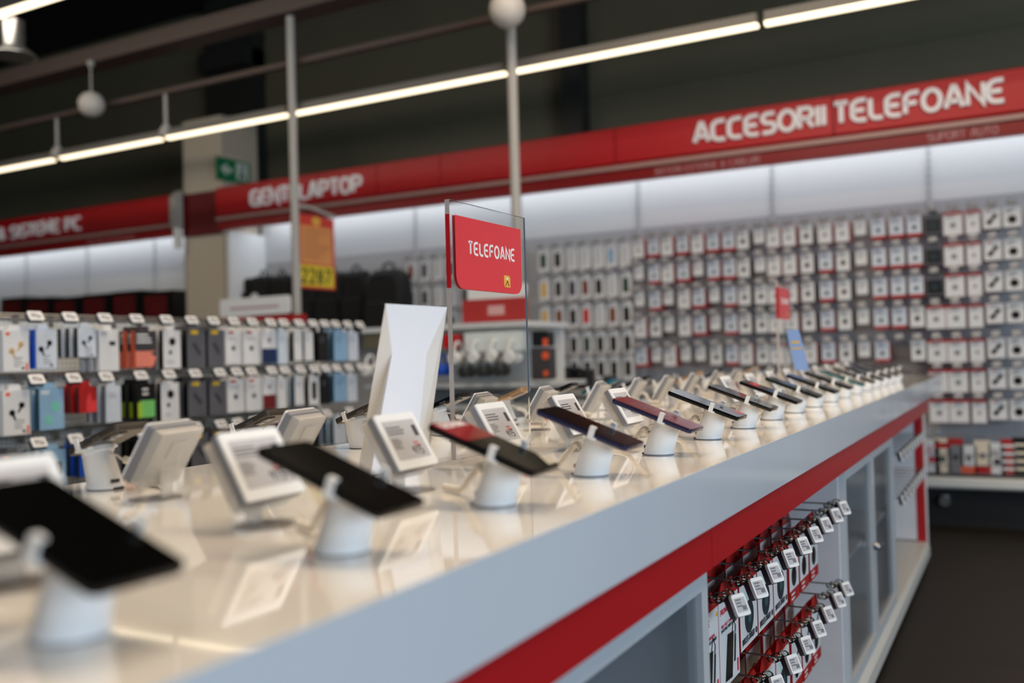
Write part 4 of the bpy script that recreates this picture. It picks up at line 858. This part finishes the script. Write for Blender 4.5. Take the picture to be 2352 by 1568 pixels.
R3 = [(62, 2, 62, 1042, 1135, GREYC, BLK, e_buds(BLK, ORG), 'charcoal box with a red dot'),
 (147, 98, 152, 1025, 1118, SKY, TEAL, e_blk2, 'light blue box picturing a black speaker'),
 (230, 180, 222, 1005, 1075, BLUE, NAVY, e_blank, 'blue box behind the first tilted phone'),
 (300, 241, 278, 1005, 1085, GREYC, BLK, e_blank, 'charcoal box behind the clear bracket'), (365, 312, 358, 1000, 1080, BLK, BLK, e_blank, 'black box behind the clear bracket'),
 (425, 372, 412, 1000, 1080, CARD, BLK, e_bud1, 'white box with one black earbud'),
 (482, 438, 480, 990, 1072, GREYC, BLK, e_stick, 'charcoal box with a black stick'), (521, 484, 522, 985, 1065, GREYC, BLK, e_stick, 'second charcoal box with a black stick'),
 (560, 521, 560, 980, 1055, CARD, CARD, e_top(REDB), 'white cable box'), (602, 565, 600, 975, 1045, CARD, CARD, e_top(REDB), 'second white cable box'),
 (632, 603, 633, 972, 1040, CARD, REDB, e_two(LIME), 'white box with lime lower part'), (668, 638, 658, 970, 1035, REDB, BLK, e_two(YEL), 'red box with a yellow lower part'),
 (700, 676, 698, 965, 1030, CARD, TEAL, e_blank, 'slim white box with teal sides'), (727, 708, 733, 962, 1025, BLK, BLK, e_blank, 'slim black box'), (780, 766, 796, 960, 1020, CARDB, TEAL, e_blank, 'pale blue white box')]
dn = ['at the front', 'second deep', 'third deep']
for ri, (R_, tz) in enumerate(((R1, 1.248), (R2, 1.033), (R3, .818))):
    for ci, (tp, x0, x1, yt, yb, fr, sd, art, d) in enumerate(R_):
        a, b = atX(x0, yt, XG), atX(x1, yt, XG); w = (b.y-a.y)*.96; zt = (a.z+b.z)/2; zl = atX((x0+x1)/2, yb, XG).z; h = zt-zl; y = (a.y+b.y)/2
        zt = min(zt, tz-.03)
        key = 'g%d_%d' % (ri, ci); proto(key, 'accessory_box', '', w, h, .022, fr, sd, art, GG)
        for k in range(3): place(key, '%s, %s row, %s' % (d.replace('second ', 'other '), ('top', 'second', 'third')[ri], dn[k]), (XG-.045*k, y, zt), PI/2)
        ghook('gondola hook with white tag, %s row, %s from the left frame edge' % (('top', 'second', 'third')[ri], ORD[ci]), (XG, atX(tp, 735, XG).y, tz))

# ------------------------------------------------------------------ displays beyond the gondola
t = thing('promo_board', 'white header board with red base at the gondola far end', 'sign', (0, 0, 0))
a, b = atY(505, 690, 4.7), atY(665, 690, 4.7); zt, zl = a.z-.0, atY(585, 722, 4.7).z; t.location = (a.x, 4.7, zl)
m = MB().use(PLAS); w = b.x-a.x; m.prism(rr(w, zt-zl+.01, .02, 4, w/2, (zt-zl)/2), 0, .015, 'y'); m.use(mat('pink_print', (190, 150, 150), .5)).box(w*.15, w*.85, -.001, 0, (zt-zl)*.35, (zt-zl)*.5); m.build('white_board', t)
m = MB().use(REDB); m.box(-.08, w+.12, .0, .02, -.16, -.015); m.box(w*.4, w*.5, .0, .02, -zl, -.16); m.build('red_base', t)
t = thing('price_poster', 'orange and yellow price poster reading 2287 in a red frame beside the first pole', 'poster', (-4.36, 5.05, 0)); X = -4.34
a, b = atX(683, 490, X), atX(766, 490, X); c = atX(725, 663, X); t.location = (X, a.y, c.z); w = b.y-a.y; h = atX(725, 497, X).z-c.z
m = MB().use(mat('poster_red', (206, 60, 44), .5)); m.box(-.008, 0, 0, w, 0, h); m.build('frame', t)
m = MB().use(mat('poster_orange', (222, 148, 84), .5)); m.box(0, .001, w*.07, w*.93, h*.34, h*.86); m.use(mat('soft_brown', (170, 110, 70), .5))
bars(m, (.001, w*.15, h*.8), YP, ZP, w*.7, 6, h*.02, h*.07, XP); m.use(mat('poster_gold', (226, 170, 70), .5)).prism([(w*.5+.05*math.cos(k*PI/4), h*.93+.035*math.sin(k*PI/4)) for k in range(8)], 0, .002, 'x'); m.build('text_sheet', t)
m = MB().use(mat('poster_yellow', (222, 196, 44), .5)); m.box(0, .0015, w*.04, w*.96, h*.03, h*.32); m.use(mat('olive_ink', (70, 70, 10), .6)); text(m, '2287', (.0015, w*.08, h*.08), YP, ZP, XP, h*.18, th=.20, dep=.001, wid=w*.78); m.build('price_sheet', t)
m = MB().use(POLE); m.tube([(0, -.06, h+.06), (0, w*.35, h+.055), (0, w+.02, h+.02)], .014, 8); m.build('arm', t)
# headphone display
YH = 4.55
def P4(x, y): return atY(x, y, YH)
t = thing('headphone_display', 'white tiered headphone display with red header board, seen through the acrylic sign', 'display', (P4(845, 800).x, YH, 0)); ox = t.location.x
def hb(mt, nm, x0, x1, yt, yb, d0=0, d1=.02):
    a, b = P4(x0, (yt+yb)/2), P4(x1, (yt+yb)/2); mid = (x0+x1)/2; m = MB().use(mt); m.box(a.x-ox, b.x-ox, d0, d1, P4(mid, yb).z, P4(mid, yt).z); return m.build(nm, t)
hb(mat('display_white', (214, 216, 216), .35), 'top_shelf', 842, 1215, 745, 757, -.05, .5)
hb(PLAS, 'header_frame', 1052, 1184, 652, 684, .1, .13); hb(REDB, 'header_board', 1040, 1187, 684, 744, .095, .125)
o = hb(mat('header_text', (220, 170, 170), .5), 'header_text', 1100, 1138, 700, 722, .092, .094)
hb(mat('display_white', (214, 216, 216), .35), 'back_panel', 850, 1212, 757, 1050, .45, .48)
for y0, y1 in ((880, 890), (930, 940)): hb(mat('display_white', (214, 216, 216), .35), 'shelf', 842, 1266, y0, y1, -.02, .46)
hb(mat('display_white', (214, 216, 216), .35), 'plinth', 842, 1214, 985, 1300, .02, .46)
hb(mat('olive_screen', (104, 98, 78), .3), 'screen', 845, 884, 764, 800, -.04, -.02)
hb(mat('rounded_white', (232, 238, 238), .3), 'white_plate', 1078, 1206, 762, 806, -.06, .02)  # plain white plate on the display
def hphone(label, px, py, c, k=1.0, name='headphones'):
    p = P4(px, py); t = thing(name, label, 'headphones', (p.x, YH-(.07 if c != BLK else .10), p.z), 'headphones on the tiered display'); k = .9 if c == PLAS else .85; r = .040*k
    for s in (-1, 1):
        m = MB().use(c); m.M = Matrix.Translation((0, s*.045*k, 0)) @ Matrix.Rotation(PI/2, 4, 'X'); m.lathe([(r*.7, -.016), (r, -.01), (r, .008), (r*.8, .014)], n=18); m.build('ear_cup', t)
    m = MB().use(c); m.tube([(0, .045*k*math.cos(a)*1.25, .01+.09*k*math.sin(a)) for a in [PI*i/10 for i in range(11)]], .007, 6); m.build('headband', t)
hc = [(868, 850, PLAS, 'white'), (905, 852, BLK, 'black'), (965, 850, BLUE, 'blue'), (1032, 848, BLUE, 'blue'), (1066, 822, PLAS, 'white'), (1092, 853, BLK, 'black'), (1108, 820, PLAS, 'white'), (1132, 851, BLK, 'black'), (1150, 818, PLAS, 'white'), (1170, 849, BLK, 'black'), (1190, 820, PLAS, 'white')]
for i, (px, py, c, n_) in enumerate(hc): hphone('%s over-ear headphones, %s from the left on the tiered display' % (n_, ORD[i]), px, py, c)
def solid(name, label, cat, mt, x0, x1, yt, yb, Y, d=.08, acc=None, group=None):
    a, b = atY(x0, (yt+yb)/2, Y), atY(x1, (yt+yb)/2, Y); mid = (x0+x1)/2; zt, zl = atY(mid, yt, Y).z, atY(mid, yb, Y).z; w = b.x-a.x; h = zt-zl
    t = thing(name, label, cat, (a.x+w/2, Y, zl), group)
    m = MB().use(mt); m.prism(rr(w, h, min(w, h)*.12, 3, 0, h/2), 0, d, 'y'); m.build('body', t)
    if acc: m = MB(); acc(m, w, h); m.build('front_detail', t)
    return t
solid('accessory_box', 'red wedge shaped carton on the tiered display, left of the acrylic sign', 'box', mat('bright_red', (200, 14, 22), .4), 1018, 1050, 768, 800, 4.5)
solid('speaker_box', 'black and orange carton at the right end of the tiered display', 'box', BLK, 1222, 1258, 760, 795, 4.5, acc=lambda m, w, h: m.use(ORG).box(w*.2, w*.5, -.002, 0, h*.0, h*.5))
solid('speaker_box', 'dark carton with orange shapes below the black carton, right of the sign', 'box', DGRY, 1220, 1262, 798, 872, 4.5, acc=lambda m, w, h: (m.use(ORG).disc(w*.3, h*.75, -.002, 0, w*.2), m.disc(w*.3, h*.2, -.002, 0, w*.15)))
# low table beyond with speakers
a = atY(1276, 940, 5.2); b = atY(1478, 900, 5.2)
t = thing('speaker_table', 'grey display table with speakers behind the counter centre', 'table', (a.x, 5.2, 0)); zt = atY(1370, 893, 5.2).z
m = MB().use(mat('table_grey', (168, 166, 162), .4)); m.box(0, b.x-a.x, 0, .5, zt-.04, zt); m.build('top', t); m = MB().use(mat('table_grey', (168, 166, 162), .4)); m.box(.03, b.x-a.x-.03, .05, .45, 0, zt-.04); m.build('cabinet', t)
for i, (x0, x1, yt, lab) in enumerate(((1286, 1318, 843, 'wide black speaker on the grey display table'), (1324, 1346, 847, 'narrow black speaker on the grey display table'), (1384, 1402, 862, 'small grey speaker on the grey display table'))):
    q0, q1 = atY(x0, 880, 5.25), atY(x1, 880, 5.25); z1 = atY((x0+x1)/2, yt, 5.25).z; w = q1.x-q0.x; h = z1-zt
    t2 = thing('speaker', lab, 'speaker', (q0.x+w/2, 5.25, zt), 'speakers on the display table')
    m = MB().use(BLK if i < 2 else DGRY); m.prism(rr(w, h, .015, 4, 0, h/2), 0, .12, 'y'); m.build('cabinet', t2)
    m = MB().use(DGRY); m.disc(0, h*.35, -.004, 0, w*.32); m.disc(0, h*.75, -.004, 0, w*.16); m.build('cones', t2)
